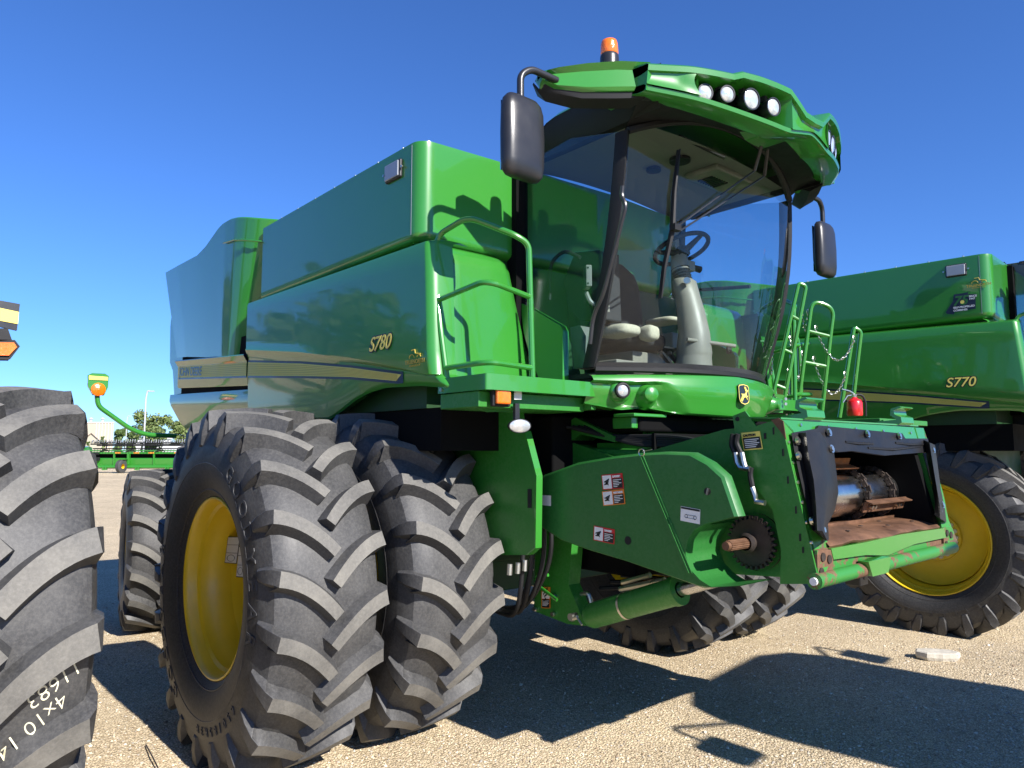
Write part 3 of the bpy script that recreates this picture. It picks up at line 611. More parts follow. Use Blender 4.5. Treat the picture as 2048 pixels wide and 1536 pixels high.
def cab(root, detail=True):
    c = bpy.data.objects.new('cab', None); COL.objects.link(c); c.parent = root
    ys = [-.9 + 1.8 * i / 28 for i in range(29)]
    g = MB(); g.loft([[WS(y, t / 14) for y in ys] for t in range(15)], 0); g.build('windscreen', 'glass', c, smooth=60)
    e = MB()
    e.tube([WS(y, 0) + Vector((.0, 0, -.01)) for y in ys], .02, 6); e.tube([WS(y, 1) for y in ys], .022, 6)
    e.tube([WS(.9, t / 10) + Vector((-.006, .0, 0)) for t in range(11)], .007, 6)
    e.build('windscreen_seal', 'black', c)
    # black painted border strip at the windscreen foot
    k = MB(); k.loft([[WS(y, t) + Vector((.003, 0, 0)) for y in ys] for t in (-.02, .0, .022)], 0); k.build('windscreen_border', 'black_sat', c, smooth=60)
    for s in (-1, 1):
        # pillar between windscreen and door
        p = MB(); path = [WS(s * .905, t / 10) + Vector((-.02, s * .012, 0)) for t in range(11)]
        p.loft([[q + Vector(d) for d in ((.03, -.0 * s, 0), (.0, .012 * s, 0), (-.05, .012 * s, 0), (-.055, -.03 * s, 0), (.02, -.03 * s, 0))] for q in path], 0, closed_ring=True, caps=True)
        if s > 0: p.v = [tuple(Vector(v) + Vector((-.52, 0, .0))) if False else v for v in p.v]
        p.build('pillar', 'black', c, smooth=30)
        # rear pillar
        p = MB(); p.prism([(.80, s * .93, 3.66), (.74, s * .93, 3.66), (.70, s * .93, 3.3), (.78, s * .93, 2.75), (.95, s * .93, 2.2), (1.0, s * .93, 2.2), (.86, s * .93, 2.75), (.775, s * .93, 3.3)], (0, -s * .06, 0)); p.build('pillar', 'black', c, bevel=.01)
        # side glass
        q = MB(); ft = [WS(s * .9, t / 8) + Vector((-.045, s * .025, 0)) for t in range(9)]
        top = Vector((.80, s * .93, 3.62)); 
        poly = ft + [Vector((1.3, s * .935, 3.66)), top, Vector((.75, s * .93, 3.32)), Vector((.80, s * .935, 2.95)), Vector((.92, s * .935, 2.62)), Vector((1.23, s * .935, 2.49)), Vector((1.235, s * .935, 2.235))]
        q.prism(poly, (0, -s * .006, 0)); q.build('side_window', 'glass_side', c, smooth=0)
        # green lower corner of the cab shell
        q = MB(); q.prism([(.86, s * .955, 2.70), (.935, s * .955, 2.665), (1.225, s * .955, 2.505), (1.245, s * .955, 2.47), (1.24, s * .955, 2.15), (1.06, s * .955, 2.15), (.96, s * .955, 2.32), (.89, s * .955, 2.5)], (0, -s * .05, 0)); q.build('cab_corner_panel', 'green', c, bevel=.012)
    fl = MB(); fl.prism([WB(y) + Vector((-.02, 0, -.06)) for y in ys] + [Vector((.75, .92, 2.175)), Vector((.75, -.92, 2.175))], (0, 0, .03)); fl.box((.78, -.9, 2.0), (1.42, .9, 2.17)); fl.build('cab_floor', 'black', c, smooth=0)
    # rear bulkhead with window opening
    rb = MB()
    rb.box((.70, -.9, 2.2), (.74, -.5, 3.6)) if False else None
    rb.box((.72, -.9, 2.2), (.77, .9, 2.72)); rb.box((.72, -.9, 3.5), (.77, .9, 3.66)); rb.box((.72, -.9, 2.7), (.77, -.82, 3.52)); rb.box((.72, .82, 2.7), (.77, .9, 3.52)); rb.build('rear_bulkhead', 'tan_pl', c, smooth=0)
    # ---------------- roof
    r = MB()
    roof = [(1.96, 3.845), (1.7, 3.865), (1.35, 3.875), (1.2, 3.87), (1.12, 3.855), (1.06, 3.82), (1.02, 3.76), (1.005, 3.69)]
    yy = [-.97, -.93, -.82, -.5, 0, .5, .82, .93, .97]; dz = [-.05, -.008, 0, .03, .04, .03, 0, -.008, -.05]
    r.loft([[Vector((x, y, z + d - (0 if z > 3.8 else 0))) for y, d in zip(yy, dz)] for x, z in roof], 0)
    r.build('roof', 'green', c, smooth=40)
    rs = MB()
    for s in (-1, 1):
        rs.cut(); rs.loft([[Vector((x, s * .968, z - .045)), Vector((x, s * .955, z - .13 if x > 1.03 else z - .05)), Vector((x, s * .90, 3.63 if x > 1.03 else 3.64))] for x, z in roof], 0)
    rs.build_each('roof_side_trim', 'black', c, smooth=50)
    un = MB()   # dark underside between trim, windscreen and visor
    un.loft([[WS(y, 1) + Vector((-.03, 0, .01)) for y in ys], [Vector((WS(y, 1).x + .05, y * 1.03, WS(y, 1).z * .4 + 3.68 * .6)) for y in ys], [Vector((visx(y) - .24, y * 1.1, 3.66)) for y in ys], [Vector((visx(y * 1.13) - .12, y * 1.13, vzl(y * 1.13) + .030)) for y in ys]], 0)
    for s in (-1, 1): un.loft([[Vector((x, s * .90, 3.63)) for x in (.9, 1.2, 1.5, 1.74)], [Vector((x, s * .86, 3.62 - 0)) for x in (.9, 1.2, 1.5, 1.74)], [Vector((x, s * .80, 3.67)) for x in (.9, 1.2, 1.5, 1.76)]], 0)
    un.build('roof_underside', 'black', c, smooth=50)
    hl = MB(); hl.loft([[Vector((x, y, 3.70 - .06 * (y / .9) ** 2)) for y in ys] for x in (.75, 1.2, 1.72)], 0); hl.build('headliner', 'liner', c, smooth=60)
    vent = MB(); vent.box((1.35, .15, 3.655), (1.62, .62, 3.70)); vo = vent.build('ceiling_console', 'tan_pl', c, bevel=.02)
    vent = MB()
    for i in range(7): vent.box((1.40, .24 + i * .03, 3.645), (1.52, .252 + i * .03, 3.657))
    vent.disc((1.5, -.1, 3.69), (0, 0, -1), .07, 24, thick=.02); vent.disc((1.28, -.1, 3.69), (0, 0, -1), .05, 24, thick=.02)
    vent.build('air_vents', 'black', vo, smooth=0)
    visor(c)
    return c
def visx(y): return crom(abs(y), [(0, 2.392), (.25, 2.368), (.5, 2.295), (.8, 2.17), (1.06, 2.01)])
def vzt(y): return interp(abs(y), [(0, 3.692), (.10, 3.70), (.235, 3.80), (.45, 3.822), (.56, 3.826), (.62, 3.803), (.85, 3.808), (1.06, 3.803)])
def vzl(y): return crom(abs(y), [(0, 3.585), (.10, 3.568), (.22, 3.548), (.34, 3.556), (.60, 3.592), (.85, 3.632), (1.06, 3.665)])
def visor(c):
    ys = [-1.06 + 2.12 * i / 84 for i in range(85)]
    for z in (.1, .235, .56, .62, .22): ys += [z, -z]
    ys = sorted(set(round(y, 4) for y in ys))
    v = MB()
    # upper lip
    v.loft([[Vector((visx(y) - .42, y, 3.86 - .045 * abs(y))), Vector((visx(y) - .16, y, vzt(y) + .035)), Vector((visx(y) - .012, y, vzt(y) + .006)), Vector((visx(y), y, vzt(y) - .006)), Vector((visx(y) - .004, y, vzt(y) - .035)), Vector((visx(y) - .05, y, vzt(y) - .045)), Vector((visx(y) - .40, y, vzt(y) - .04))] for y in ys], 0, closed_ring=True, caps=True)
    # lower lip
    v.loft([[Vector((visx(y) - .19, y, vzl(y) + .055)), Vector((visx(y) - .035, y, vzl(y) + .036)), Vector((visx(y) - .022, y, vzl(y) + .026)), Vector((visx(y) - .028, y, vzl(y) + .004)), Vector((visx(y) - .055, y, vzl(y) - .004)), Vector((visx(y) - .20, y, vzl(y) + .03))] for y in ys], 0, closed_ring=True, caps=True)
    # solid outer cheeks and the narrow centre web
    for s in (-1, 1):
        ycs = [s * (.80 + .26 * i / 12) for i in range(13)]
        v.loft([[Vector((visx(y) - .010 - .018 * math.sin(math.pi * k / 8), y + s * .04 * math.sin(math.pi * k / 8) * max(0, 1 - (abs(y) - .8) / .1), vzt(y) + (vzl(y) + .03 - vzt(y)) * k / 8)) for k in range(9)] for y in ycs], 0)
        v.loft([[Vector((visx(s * .8) - .03 + dx, s * (.80 + dy), vzt(.8) + (vzl(.8) + .03 - vzt(.8)) * k / 5)) for k in range(6)] for dx, dy in ((0, 0), (-.07, .01), (-.18, .0))], 0)
        v.prism([(2.01, s * 1.06, vzt(1.06)), (1.99, s * 1.06, vzl(1.06)), (1.7, s * 1.06, 3.67), (1.7, s * 1.06, 3.83)], (0, -s * .05, 0))
    wy = [-.215 + .43 * i / 14 for i in range(15)]
    v.loft([[Vector((visx(y) - .014 - .02 * math.sin(math.pi * k / 5), y, vzt(y) - .01 + (vzl(y) + .03 - vzt(y)) * k / 5)) for k in range(6)] for y in wy], 0)
    for s in (-1, 1): v.loft([[Vector((visx(.215) - .014 + dx, s * (.215 + dy), vzt(.215) - .01 + (vzl(.215) + .04 - vzt(.215)) * k / 5)) for k in range(6)] for dx, dy in ((0, 0), (-.09, .025), (-.2, .025))], 0)
    vo = v.build('visor', 'green', c, smooth=38)
    # dark back of the lamp recesses
    d = MB()
    for s in (-1, 1):
        d.cut(); yr = [s * (.21 + .62 * i / 16) for i in range(17)]
        d.loft([[Vector((visx(y) - .17, y, vzt(y) - .02)) for y in yr], [Vector((visx(y) - .16, y, vzl(y) + .03)) for y in yr]], 0)
    d.build_each('lamp_recess', 'void', vo, smooth=0)
    # work lamps
    for s in (-1, 1):
        for (y, z, r1, ry) in ((.735, 3.70, .042, .046), (.625, 3.702, .042, .046), (.475, 3.70, .054, .046), (.325, 3.685, .047, .046)):
            x = visx(y) - .045; nrm = Vector((1, s * (.45 if y > .5 else .25), -.12)).normalized()
            if y > .7: x -= .02
            L = MB(); L.lathe([(-.09, r1 * .5), (-.06, r1 * .95), (-.005, r1 * 1.12), (.006, r1 * 1.12), (.006, r1 * .98)], (x, s * y, z), nrm, 24)
            L.box((x - .07, s * y - .012, z + r1), (x - .04, s * y + .012, z + r1 + .05))
            lo = L.build('work_lamp', 'black_sat', vo)
            L = MB(); L.lathe([(.0, r1), (.008, r1 * .7), (.011, 0)], (x, s * y, z), nrm, 24); L.build('lamp_lens', 'lens', lo, smooth=60)
    # small lamp bracket standing on the roof between the lamp housings
    b = MB(); b.tube(smooth_path([(2.20, .14, 3.70), (2.22, .14, 3.79), (2.22, .34, 3.80), (2.20, .34, 3.72)], .02), .008, 8); b.build('roof_bracket', 'green', vo)
    for s in ():
        b = MB(); b.tube(smooth_path([(2.10, s * .72, 3.615), (2.12, s * .70, 3.595), (2.19, s * .30, 3.585), (2.18, s * .27, 3.60)], .03), .014, 8); b.build('grab_handle', 'black', vo)
def wipers(c):
    def onws(px, py, lift=.03):      # point on the windscreen under a sight line, lifted off the pane
        best = None
        for i in range(61):
            y = -.9 + 1.8 * i / 60
            for j in range(41):
                p = WS(y, j / 40); dd = p - CAM; D = dd.dot(FWD); qx = 1024 + F * dd.dot(RT) / D; qy = 768 - F * dd.dot(UPV) / D
                e = (qx - px) ** 2 + (qy - py) ** 2
                if best is None or e < best[0]: best = (e, p)
        return best[1] + Vector((lift, -lift * .3, 0))
    b = MB(); piv = Vector((2.05, -.02, 3.625))
    hub = onws(1340, 466, .05)
    for d in (0, .06):
        mid = Vector((2.00 , -.06 - d * .2, 3.50 - d)) if False else onws(1490 + d * 350, 350 + d * 150, .09)
        b.tube([piv + Vector((0, d * 1.2, 0)), mid], .011, 6); b.tube([mid, hub + Vector((0, d * .5, -d * .3))], .0055, 6)
    w_ = b.build('wiper', 'black_sat', c)
    bl = MB(); P = [onws(x, y, .028) for x, y in ((1351, 297), (1345, 385), (1338, 466), (1327, 540), (1318, 600))]
    bl.tube(P, [.006, .011, .015, .011, .006], 6); bl.tube([p + Vector((-.016, 0, 0)) for p in P], .007, 5); bl.obox(hub, (1, 0, 0), (0, 1, 0), (0, 0, 1), (.02, .03, .018)); bl.build('wiper_blade', 'black', w_)
    b = MB()     # door handle rail, near side; upright rail, far side
    b.tube(smooth_path([at(*p, y=-1.0) for p in ((1245, 372), (1243, 392), (1252, 410), (1206, 590), (1186, 632), (1180, 688))], .06), .0125, 8); b.build('door_handle_rail', 'black_sat', c)
    b = MB(); b.tube(smooth_path([at(*p, y=1.0) for p in ((1560, 500), (1571, 510), (1570, 535), (1556, 625), (1545, 642))], .05), .012, 8); b.build('door_handle_rail', 'black_sat', c)
    b = MB()     # sun blind roller and its arm behind the upper glass
    b.tube([at(1385, 262, y=-.35) + Vector((-.1, 0, 0)), at(1480, 305, y=.1) + Vector((-.12, 0, 0))], .012, 6); b.build('blind_rail', 'black', c)
def interior(c):
    def box(name, mat, pts, bev=.012, seg=2):
        b = MB()
        for a, d in pts: b.box(a, d)
        return b.build(name, mat, c, bevel=bev, seg=seg)
    # steering column: tapering pedestal, gaiter, head, wheel
    b = MB(); rings = []
    for (x, z, rx, ry) in ((1.50, 2.20, .13, .125), (1.50, 2.36, .12, .115), (1.505, 2.375, .118, .112), (1.505, 2.39, .12, .115), (1.51, 2.52, .105, .10), (1.49, 2.66, .092, .092), (1.465, 2.78, .082, .085), (1.455, 2.80, .085, .09), (1.44, 2.88, .078, .085), (1.43, 2.90, .06, .065)):
        rings.append([Vector((x + rx * math.cos(a), ry * math.sin(a), z)) for a in [2 * math.pi * i / 28 for i in range(28)]])
    b.loft(rings, 0, closed_ring=True, caps=True); col = b.build('steering_column', 'tan_pl', c, smooth=50)
    b = MB(); b.disc((1.52, -.075, 2.86), (.5, -.85, 0), .022, 14, thick=.03); b.build('column_bolt', 'zinc', col)
    b = MB(); b.tube([Vector((1.435 - .025 * k / 10, 0, 2.885 + .10 * k / 10)) for k in range(21)][:11], [.062 if k % 2 else .05 for k in range(11)], 20); b.build('gaiter', 'black', col, smooth=20)
    b = MB(); b.lathe([(0, .055), (.03, .06), (.10, .058), (.135, .048), (.14, 0)], (1.412, 0, 2.955), (-.1, 0, .99), 24); b.box((1.38, .03, 2.97), (1.45, .12, 3.04)); b.build('column_head', 'tan_pl', col, bevel=.006)
    b = MB(); b.tube([(1.41, .11, 3.01), (1.43, .20, 3.0)], [.02, .024], 10); b.build('stalk', 'black', col)
    wc = Vector((1.425, .0, 3.11)); ax = Vector((-.36, 0, .93)).normalized(); u = Vector((0, 1, 0)); v = ax.cross(u)
    b = MB(); b.tube([wc + (u * math.cos(a) + v * math.sin(a)) * .185 for a in [2 * math.pi * i / 40 for i in range(40)]], .0155, 8, closed=True)
    for a in (.5, 2.6, 4.71): b.tube([wc - ax * .03, wc + (u * math.cos(a) + v * math.sin(a)) * .18], [.026, .013], 8)
    b.lathe([(-.05, .045), (-.01, .05), (.015, .03), (.015, 0)], wc, ax, 20); b.build('steering_wheel', 'black', col, smooth=50)
    # foot rest bar across the pedestal
    b = MB(); b.tube([at(1374, 679, y=-.14), at(1470, 692, y=.22)], .013, 10); b.build('grab_bar', 'tan_pl', col)
    b = MB(); 
    for px in (1322, 1338): b.tube([at(px, 705, x=1.42), at(px + 30, 742, x=1.42)], .018, 6)
    b.obox(at(1335, 700, x=1.40), (0, 1, 0), (1, 0, .4), (0, 0, 1), (.07, .03, .006)); b.build('pedals', 'black', c)
    # operator's seat
    def pad(name, mat, ctr, size, tilt=0, parent=c, e=.5):
        b = MB(); rings = []; K = 9
        m = Matrix.Rotation(tilt, 3, 'Y'); ctr = Vector(ctr)
        for k in range(K):
            f = -1 + 2 * k / (K - 1); sc_ = (1 - abs(f) ** 4) ** .5 if abs(f) < 1 else .25; sc_ = max(.35, sc_)
            rings.append([ctr + m @ Vector((abs(math.cos(a)) ** e * math.copysign(1, math.cos(a)) * size[0] * sc_, abs(math.sin(a)) ** e * math.copysign(1, math.sin(a)) * size[1] * sc_, f * size[2])) for a in [2 * math.pi * i / 24 for i in range(24)]])
        b.loft(rings, 0, closed_ring=True, caps=True); return b.build(name, mat, parent, smooth=60)
    seat = pad('seat', 'char', (1.02, -.03, 2.50), (.24, .25, .07))
    pad('backrest', 'char', (.92, -.06, 2.80), (.07, .20, .30), -.12, seat)
    pad('seat_bolster', 'char', (.80, -.30, 2.78), (.08, .15, .30), -.12, seat)
    pad('armrest', 'beige', at(1238, 663, x=1.22), (.13, .10, .045), 0, seat)
    pad('armrest', 'beige', at(1298, 667, x=1.30), (.06, .055, .055), 0, seat)
    pad('armrest', 'beige', at(1330, 643, x=1.10), (.13, .10, .025), 0, seat)
    b = MB(); b.box((.85, -.25, 2.19), (1.20, .18, 2.42)); b.box((1.2, -.6, 2.28), (1.36, -.05, 2.32)); b.box((1.15, -.55, 2.2), (1.3, -.2, 2.28)); b.build('seat_base', 'tan_pl', seat, bevel=.01)
    b = MB()
    for k in range(7): b.tube(smooth_path([(1.30 + .012 * k, -.62, 2.225 + .008 * k), (1.36 + .008 * k, -.45, 2.25 - .004 * k), (1.33 + .012 * k, -.15, 2.235 + .006 * k)], .05), .008, 6)
    b.build('cable_loom', 'tan_pl', seat)
    box('document_box', 'tan_pl', [((1.18, .02, 2.42), (1.32, .17, 2.56))])
    # right-hand console with display
    b = MB(); b.prism([at(*p, y=-.62) for p in ((1128, 560), (1150, 505), (1200, 500), (1205, 640), (1160, 640), (1135, 610))], (0, .18, 0)); b.build('console', 'char', c, bevel=.02)
    b = MB(); a0 = at(1175, 555, y=-.70); b.obox(a0, (.8, -.6, 0), (0, 0, 1), (.6, .8, 0), (.055, .07, .02)); dsp = b.build('display_bracket', 'tan_pl', c, bevel=.008)
    b = MB()
    for dx, dz in ((-.035, .05), (.035, .05), (-.035, -.05), (.035, -.05)): b.disc(a0 + Vector((.8, -.6, 0)) * dx + Vector((0, 0, dz)) + Vector((.6, -.8, 0)) * .021, (.6, -.8, 0), .006, 8, thick=.003)
    b.build('screw', 'black', dsp)
    b = MB(); b.tube(smooth_path([at(1172, 585, y=-.66), at(1180, 605, y=-.66), at(1210, 620, y=-.55)], .03), .016, 8); b.obox(at(1200, 612, y=-.6), (1, 0, -.4), (0, 1, 0), (0, 0, 1), (.07, .02, .02)); b.build('display_arm', 'tan_pl', c)
    b = MB(); b.prism([at(*p, y=-.80) for p in ((1140, 655), (1160, 650), (1172, 672), (1170, 735), (1146, 738))], (0, .1, 0)); b.build('door_trim', 'tan_pl', c, bevel=.015)
    b = MB(); b.obox(at(1168, 700, y=-.75), (.9, .3, 0), (0, 0, 1), (0, 1, 0), (.03, .055, .03)); b.build('storage_box', 'beige', c, bevel=.01)
    b = MB(); b.tube(smooth_path([at(*p, y=-.85) for p in ((1099, 600), (1101, 525), (1128, 500), (1160, 515))], .06), .012, 8); b.build('grab_handle', 'black', c)
    b = MB(); b.tube([at(1395, 580, y=.80), at(1500, 573, y=.80)], .014, 8); b.build('door_rail', 'black', c)
    b = MB(); b.disc(at(1462, 700, y=.80), (-1, -1, 0), .03, 14, thick=.03); b.build('door_latch', 'black', c)
def nose(root):
    ys = [-.975 + 1.95 * i / 130 for i in range(131)]
    xn = lambda y: 1.835 - .335 * abs(y / .975) ** 2
    zt = lambda y: 2.215 - .03 * abs(y)
    zb = lambda y: interp(abs(y), [(0, 1.955), (.45, 1.965), (.66, 2.0), (.80, 1.985), (.975, 2.02)])
    cl = lambda v: max(0, min(1, v))
    rec = lambda y, f: .05 * cl((f - .30 + .10 * abs(y)) / .08) * cl((abs(y) - (.56 - .16 * cl((f - .3) / .7))) / .14) * cl((1.02 - f) / .05)
    b = MB(); rows = []
    for (f, dx) in ((0, -.10), (0, -.035), (.03, -.008), (.08, .002), (.15, .008), (.20, .012), (.225, .014), (.25, .016), (.28, .018), (.32, .02), (.42, .022), (.50, .02), (.58, .015), (.65, .010), (.72, .004), (.8, -.002), (.87, -.007), (.93, -.012), (.97, -.016), (1, -.03), (1, -.12)):
        rows.append([Vector((xn(y) + dx - rec(y, f), y, zt(y) + (zb(y) - zt(y)) * f)) for y in ys])
    b.loft(rows, 0); n = b.build('nose_panel', 'green', root, smooth=24)
    # round lamp and its blank twin in the recess at each side
    for s in (-1, 1):
        nx = Vector((1, s * .50, .02)).normalized()
        c = Vector((xn(.83) + .012, s * .83, 2.095)); L = MB(); L.lathe([(-.07, .046), (.0, .046), (.006, .044), (.008, .036), (-.002, .034)], c, nx, 28); lo = L.build('nose_lamp', 'black', n)
        L = MB(); L.lathe([(-.002, .034), (.006, .024), (.009, 0)], c, nx, 24); L.build('lamp_lens', 'lens', lo, smooth=60)
        L = MB(); L.lathe([(-.07, .075), (-.03, .064), (-.02, .052), (-.018, .046)], c, nx, 28); L.build('lamp_bezel', 'green', n, smooth=50)
        c = Vector((xn(.69) + .022, s * .69, 2.075)); L = MB(); L.lathe([(-.09, .085), (-.035, .060), (-.012, .050), (-.008, .046), (.018, .042), (.024, .034), (.026, 0)], c, nx, 28); L.build('lamp_blank', 'green', n, smooth=40)
    b = MB(); b.box((1.50, -.80, 1.945), (1.66, -.50, 1.965)); b.box((1.45, -.75, 1.88), (1.60, -.55, 1.945)); b.build('step_bracket', 'green', n, bevel=.006)
    grow_emblem(n, (xn(0) + .026, .0, 2.098), (0, 1, 0), (-.05, 0, 1), .118)
def under_cab(root):
    b = MB(); b.box((.45, -.94, 1.985), (1.46, -.90, 2.06)); b.box((1.06, -1.72, 1.975), (1.40, -.94, 2.058)); fr = b.build('deck_frame', 'green_flat', root, bevel=.005)
    b = MB(); b.prism([at(*p, x=1.30) for p in ((955, 782), (1230, 782), (1230, 820), (975, 824), (955, 817))], (-.012, 0, 0)); b.build('deck_skirt', 'green_flat', root, smooth=0)
    b = MB()
    for px, r in ((1061, .012), (1090, .011), (1118, .011)): b.disc(at(px, 784, x=1.302), (1, 0, 0), r, 10, thick=.01)
    b.build('frame_bolt', 'zinc', fr)
    b = MB(); b.prism([at(*p, x=1.306) for p in ((1068, 797), (1096, 797), (1096, 811), (1068, 811))], (.002, 0, 0)); b.build('maker_plate', 'black_sat', fr, smooth=0)
    b = MB(); b.prism([at(*p, x=1.43) for p in ((1028, 785), (1043, 783), (1043, 799), (1028, 799))], (.002, 0, 0)); b.build('sticker', 'white_dec', fr, smooth=0)
    # amber marker and oval lamp
    c = at(1004, 794, x=1.45); b = MB(); b.box((c.x - .03, c.y - .06, c.z - .05), (c.x, c.y + .06, c.z + .05)); mk = b.build('marker_lamp', 'black', root, bevel=.008)
    b = MB(); b.box((c.x, c.y - .05, c.z - .038), (c.x + .025, c.y + .045, c.z + .038)); b.build('amber_lens', 'orange_lens', mk, bevel=.01)
    c = at(1040, 852, x=1.46); b = MB(); b.lathe([(-.06, .02), (-.04, .055), (.0, .062), (.004, .058)], (0, 0, 0), (1, -.35, -.1), 28); b.v = [tuple(Vector((x, y * 1.05, z * .62)) + c) for x, y, z in b.v]; b.box((c.x - .04, c.y - .015, c.z + .03), (c.x - .02, c.y + .015, c.z + .12)); lo = b.build('step_lamp', 'black_sat', root)
    b = MB(); b.lathe([(.0, .058), (.012, .04), (.016, 0)], (0, 0, 0), (1, -.35, -.1), 28); b.v = [tuple(Vector((x, y * 1.05, z * .62)) + c) for x, y, z in b.v]; b.build('lamp_lens', 'lens', lo, smooth=60)
    # big flat splash sheet with a bright turned edge
    Y = -1.17; sh = [(850, 826), (1046, 822), (1050, 862), (1073, 952), (1071, 1096), (1055, 1110), (955, 1110), (850, 960)]
    b = MB(); b.prism([at(*p, y=Y) for p in sh], (0, .006, 0)); o = b.build('splash_sheet', 'green_flat', root, smooth=0)
    b = MB(); E = [at(*p, y=Y) for p in ((1050, 862), (1073, 952), (1071, 1096), (1055, 1110))]
    b.loft([[p + Vector((-.012, -.004, 0)) for p in E], [p + Vector((.004, -.004, 0)) for p in E], [p + Vector((.008, .04, 0)) for p in E]], 0); b.build('turned_edge', 'green', o, smooth=30)
    b = MB(); b.prism([at(*p, y=Y - .003) for p in ((1055, 978), (1063, 978), (1063, 1016), (1055, 1016))], (0, .002, 0)); b.build('slot', 'black', o, smooth=0)
    # hanger pillar with cylinder anchor
    b = MB(); b.prism([at(*p, y=-.80) for p in ((1072, 1040), (1145, 1070), (1137, 1170), (1168, 1245), (1172, 1252), (1135, 1248), (1068, 1222))], (0, .10, 0)); pl = b.build('hanger_plate', 'green_flat', root, bevel=.006)
    b = MB(); b.tube(smooth_path([at(*p, y=-.84) for p in ((1096, 1150), (1070, 1155), (1072, 1168), (1114, 1200))], .03), .011, 8); b.build('latch_rod', 'green', pl)
    b = MB()
    for p in ((1072, 1218), (1108, 1228), (1148, 1238), (1110, 1192)): b.cut(); b.disc(at(*p, y=-.802), (0, -1, 0), .014, 8, thick=.02)
    b.build_each('bolt', 'zinc', pl)
    sticker(pl, [(1083, 1174), (1101, 1174), (1101, 1216), (1083, 1216)], -.806, 'or_dec', '', pic=True, side=True)
    b = MB(); b.prism([at(*p, y=-.74) for p in ((1085, 895), (1098, 870), (1150, 835), (1228, 873), (1228, 884), (1160, 868), (1112, 905))], (0, .2, 0)); b.build('shield_bracket', 'green_flat', root, bevel=.006)
    b = MB(); b.tube([at(1205, 872, y=-.7), at(1232, 877, y=-.7)], .022, 8); b.build('rubber_grip', 'black', root)
    # frame boxes and fill between cab and feeder, blackened as shade; then shaft, hoses
    b = MB(); b.box((.2, -.9, 1.35), (1.1, .9, 1.97)); b.box((1.1, -.70, 1.86), (1.62, .85, 1.955)); b.box((1.1, .50, 1.3), (2.0, .60, 1.93)); b.box((.9, -.62, 1.0), (1.5, .62, 1.35)); b.build('frame_shade_fill', 'void', root, bevel=.02)
    b = MB(); b.lathe([(-.6, .12), (.6, .12)], (1.45, 0, 1.80), (0, 1, 0), 20); b.tube([(1.15, -.7, 1.74), (2.1, -.62, 1.72)], .03, 8); b.tube([(1.15, -.66, 1.69), (2.1, -.6, 1.66)], .02, 8); b.build('cross_shaft', 'green_flat', root)
    b = MB()
    for k, (x, y) in enumerate(((1.02, -1.10), (1.06, -1.06), (1.0, -1.0), (1.1, -1.0), (1.08, -.92))): b.tube(smooth_path([(x, y, 1.55), (x + .03, y, 1.1), (x - .05 - .03 * k, y + .02, .75 + .02 * k), (x - .5, y + .2, .70)], .2), .014, 8)
    for k in range(4): b.tube(smooth_path([(1.2, -.6 + .1 * k, .9 + .03 * k), (1.7, -.55 + .1 * k, .98), (2.0, -.45 + .1 * k, 1.08)], .1), .014, 6)
    b.build('hydraulic_hoses', 'black', root)
    b = MB()
    for p in ((1020, 1128), (1036, 1125), (1050, 1120), (1064, 1118)): b.cut(); b.tube([at(p[0], p[1], x=1.06), at(p[0] - 1, p[1] + 22, x=1.06)], .016, 8)
    for (a, c2) in (((1245, 1165), (1300, 1150)), ((1240, 1178), (1330, 1160))):
        b.cut(); b.tube([at(*a, y=-.62), at(*c2, y=-.62)], .017, 8)
    b.cut(); b.tube(smooth_path([at(*p, y=-.75) for p in ((1162, 1188), (1178, 1186), (1184, 1212))], .03), .013, 8)
    b.build_each('hose_fitting', 'zinc', root)
    b = MB(); b.box((1.22, -.64, 1.735), (2.12, -.57, 1.80)); b.box((1.22, -.64, 1.64), (2.05, -.60, 1.675)); b.build('cross_beam', 'green', root, bevel=.006)
    b = MB()
    for k in range(5): b.cut(); b.tube(smooth_path([(1.12 + .03 * k, -.80 + .02 * k, 1.90), (1.35 + .05 * k, -.72, 1.84 - .015 * k), (1.9, -.66 + .01 * k, 1.83 - .012 * k), (2.25, -.70, 1.74)], .15), .011, 6)
    b.build_each('hydraulic_hose', 'black', root)
    # lift cylinder
    a = at(1186, 1231, y=-.84); m_ = at(1360, 1180, y=-.84); e = at(1480, 1148, y=-.84)
    b = MB(); ax = (m_ - a).normalized(); b.lathe([(-.03, .0), (-.03, .06), (0, .072), (.62, .072), (.625, .078), ((m_ - a).length, .078), ((m_ - a).length + .001, .04)], a, ax, 28); cy = b.build('lift_cylinder', 'green_flat', root, smooth=40)
    b = MB(); b.tube([m_, m_.lerp(e, .62)], .034, 20); b.build('piston_rod', 'steel', cy)
    b = MB(); b.lathe([(.26, .0745), (.275, .0745)], a, ax, 28); b.build('clamp_band', 'zinc', cy)
    b = MB(); b.disc(at(1152, 1232, y=-.86), (0, -1, 0), .022, 12, thick=.05); b.tube([at(1152, 1232, y=-.9), at(1164, 1250, y=-.9)], .006, 6); b.build('pin', 'zinc', cy)
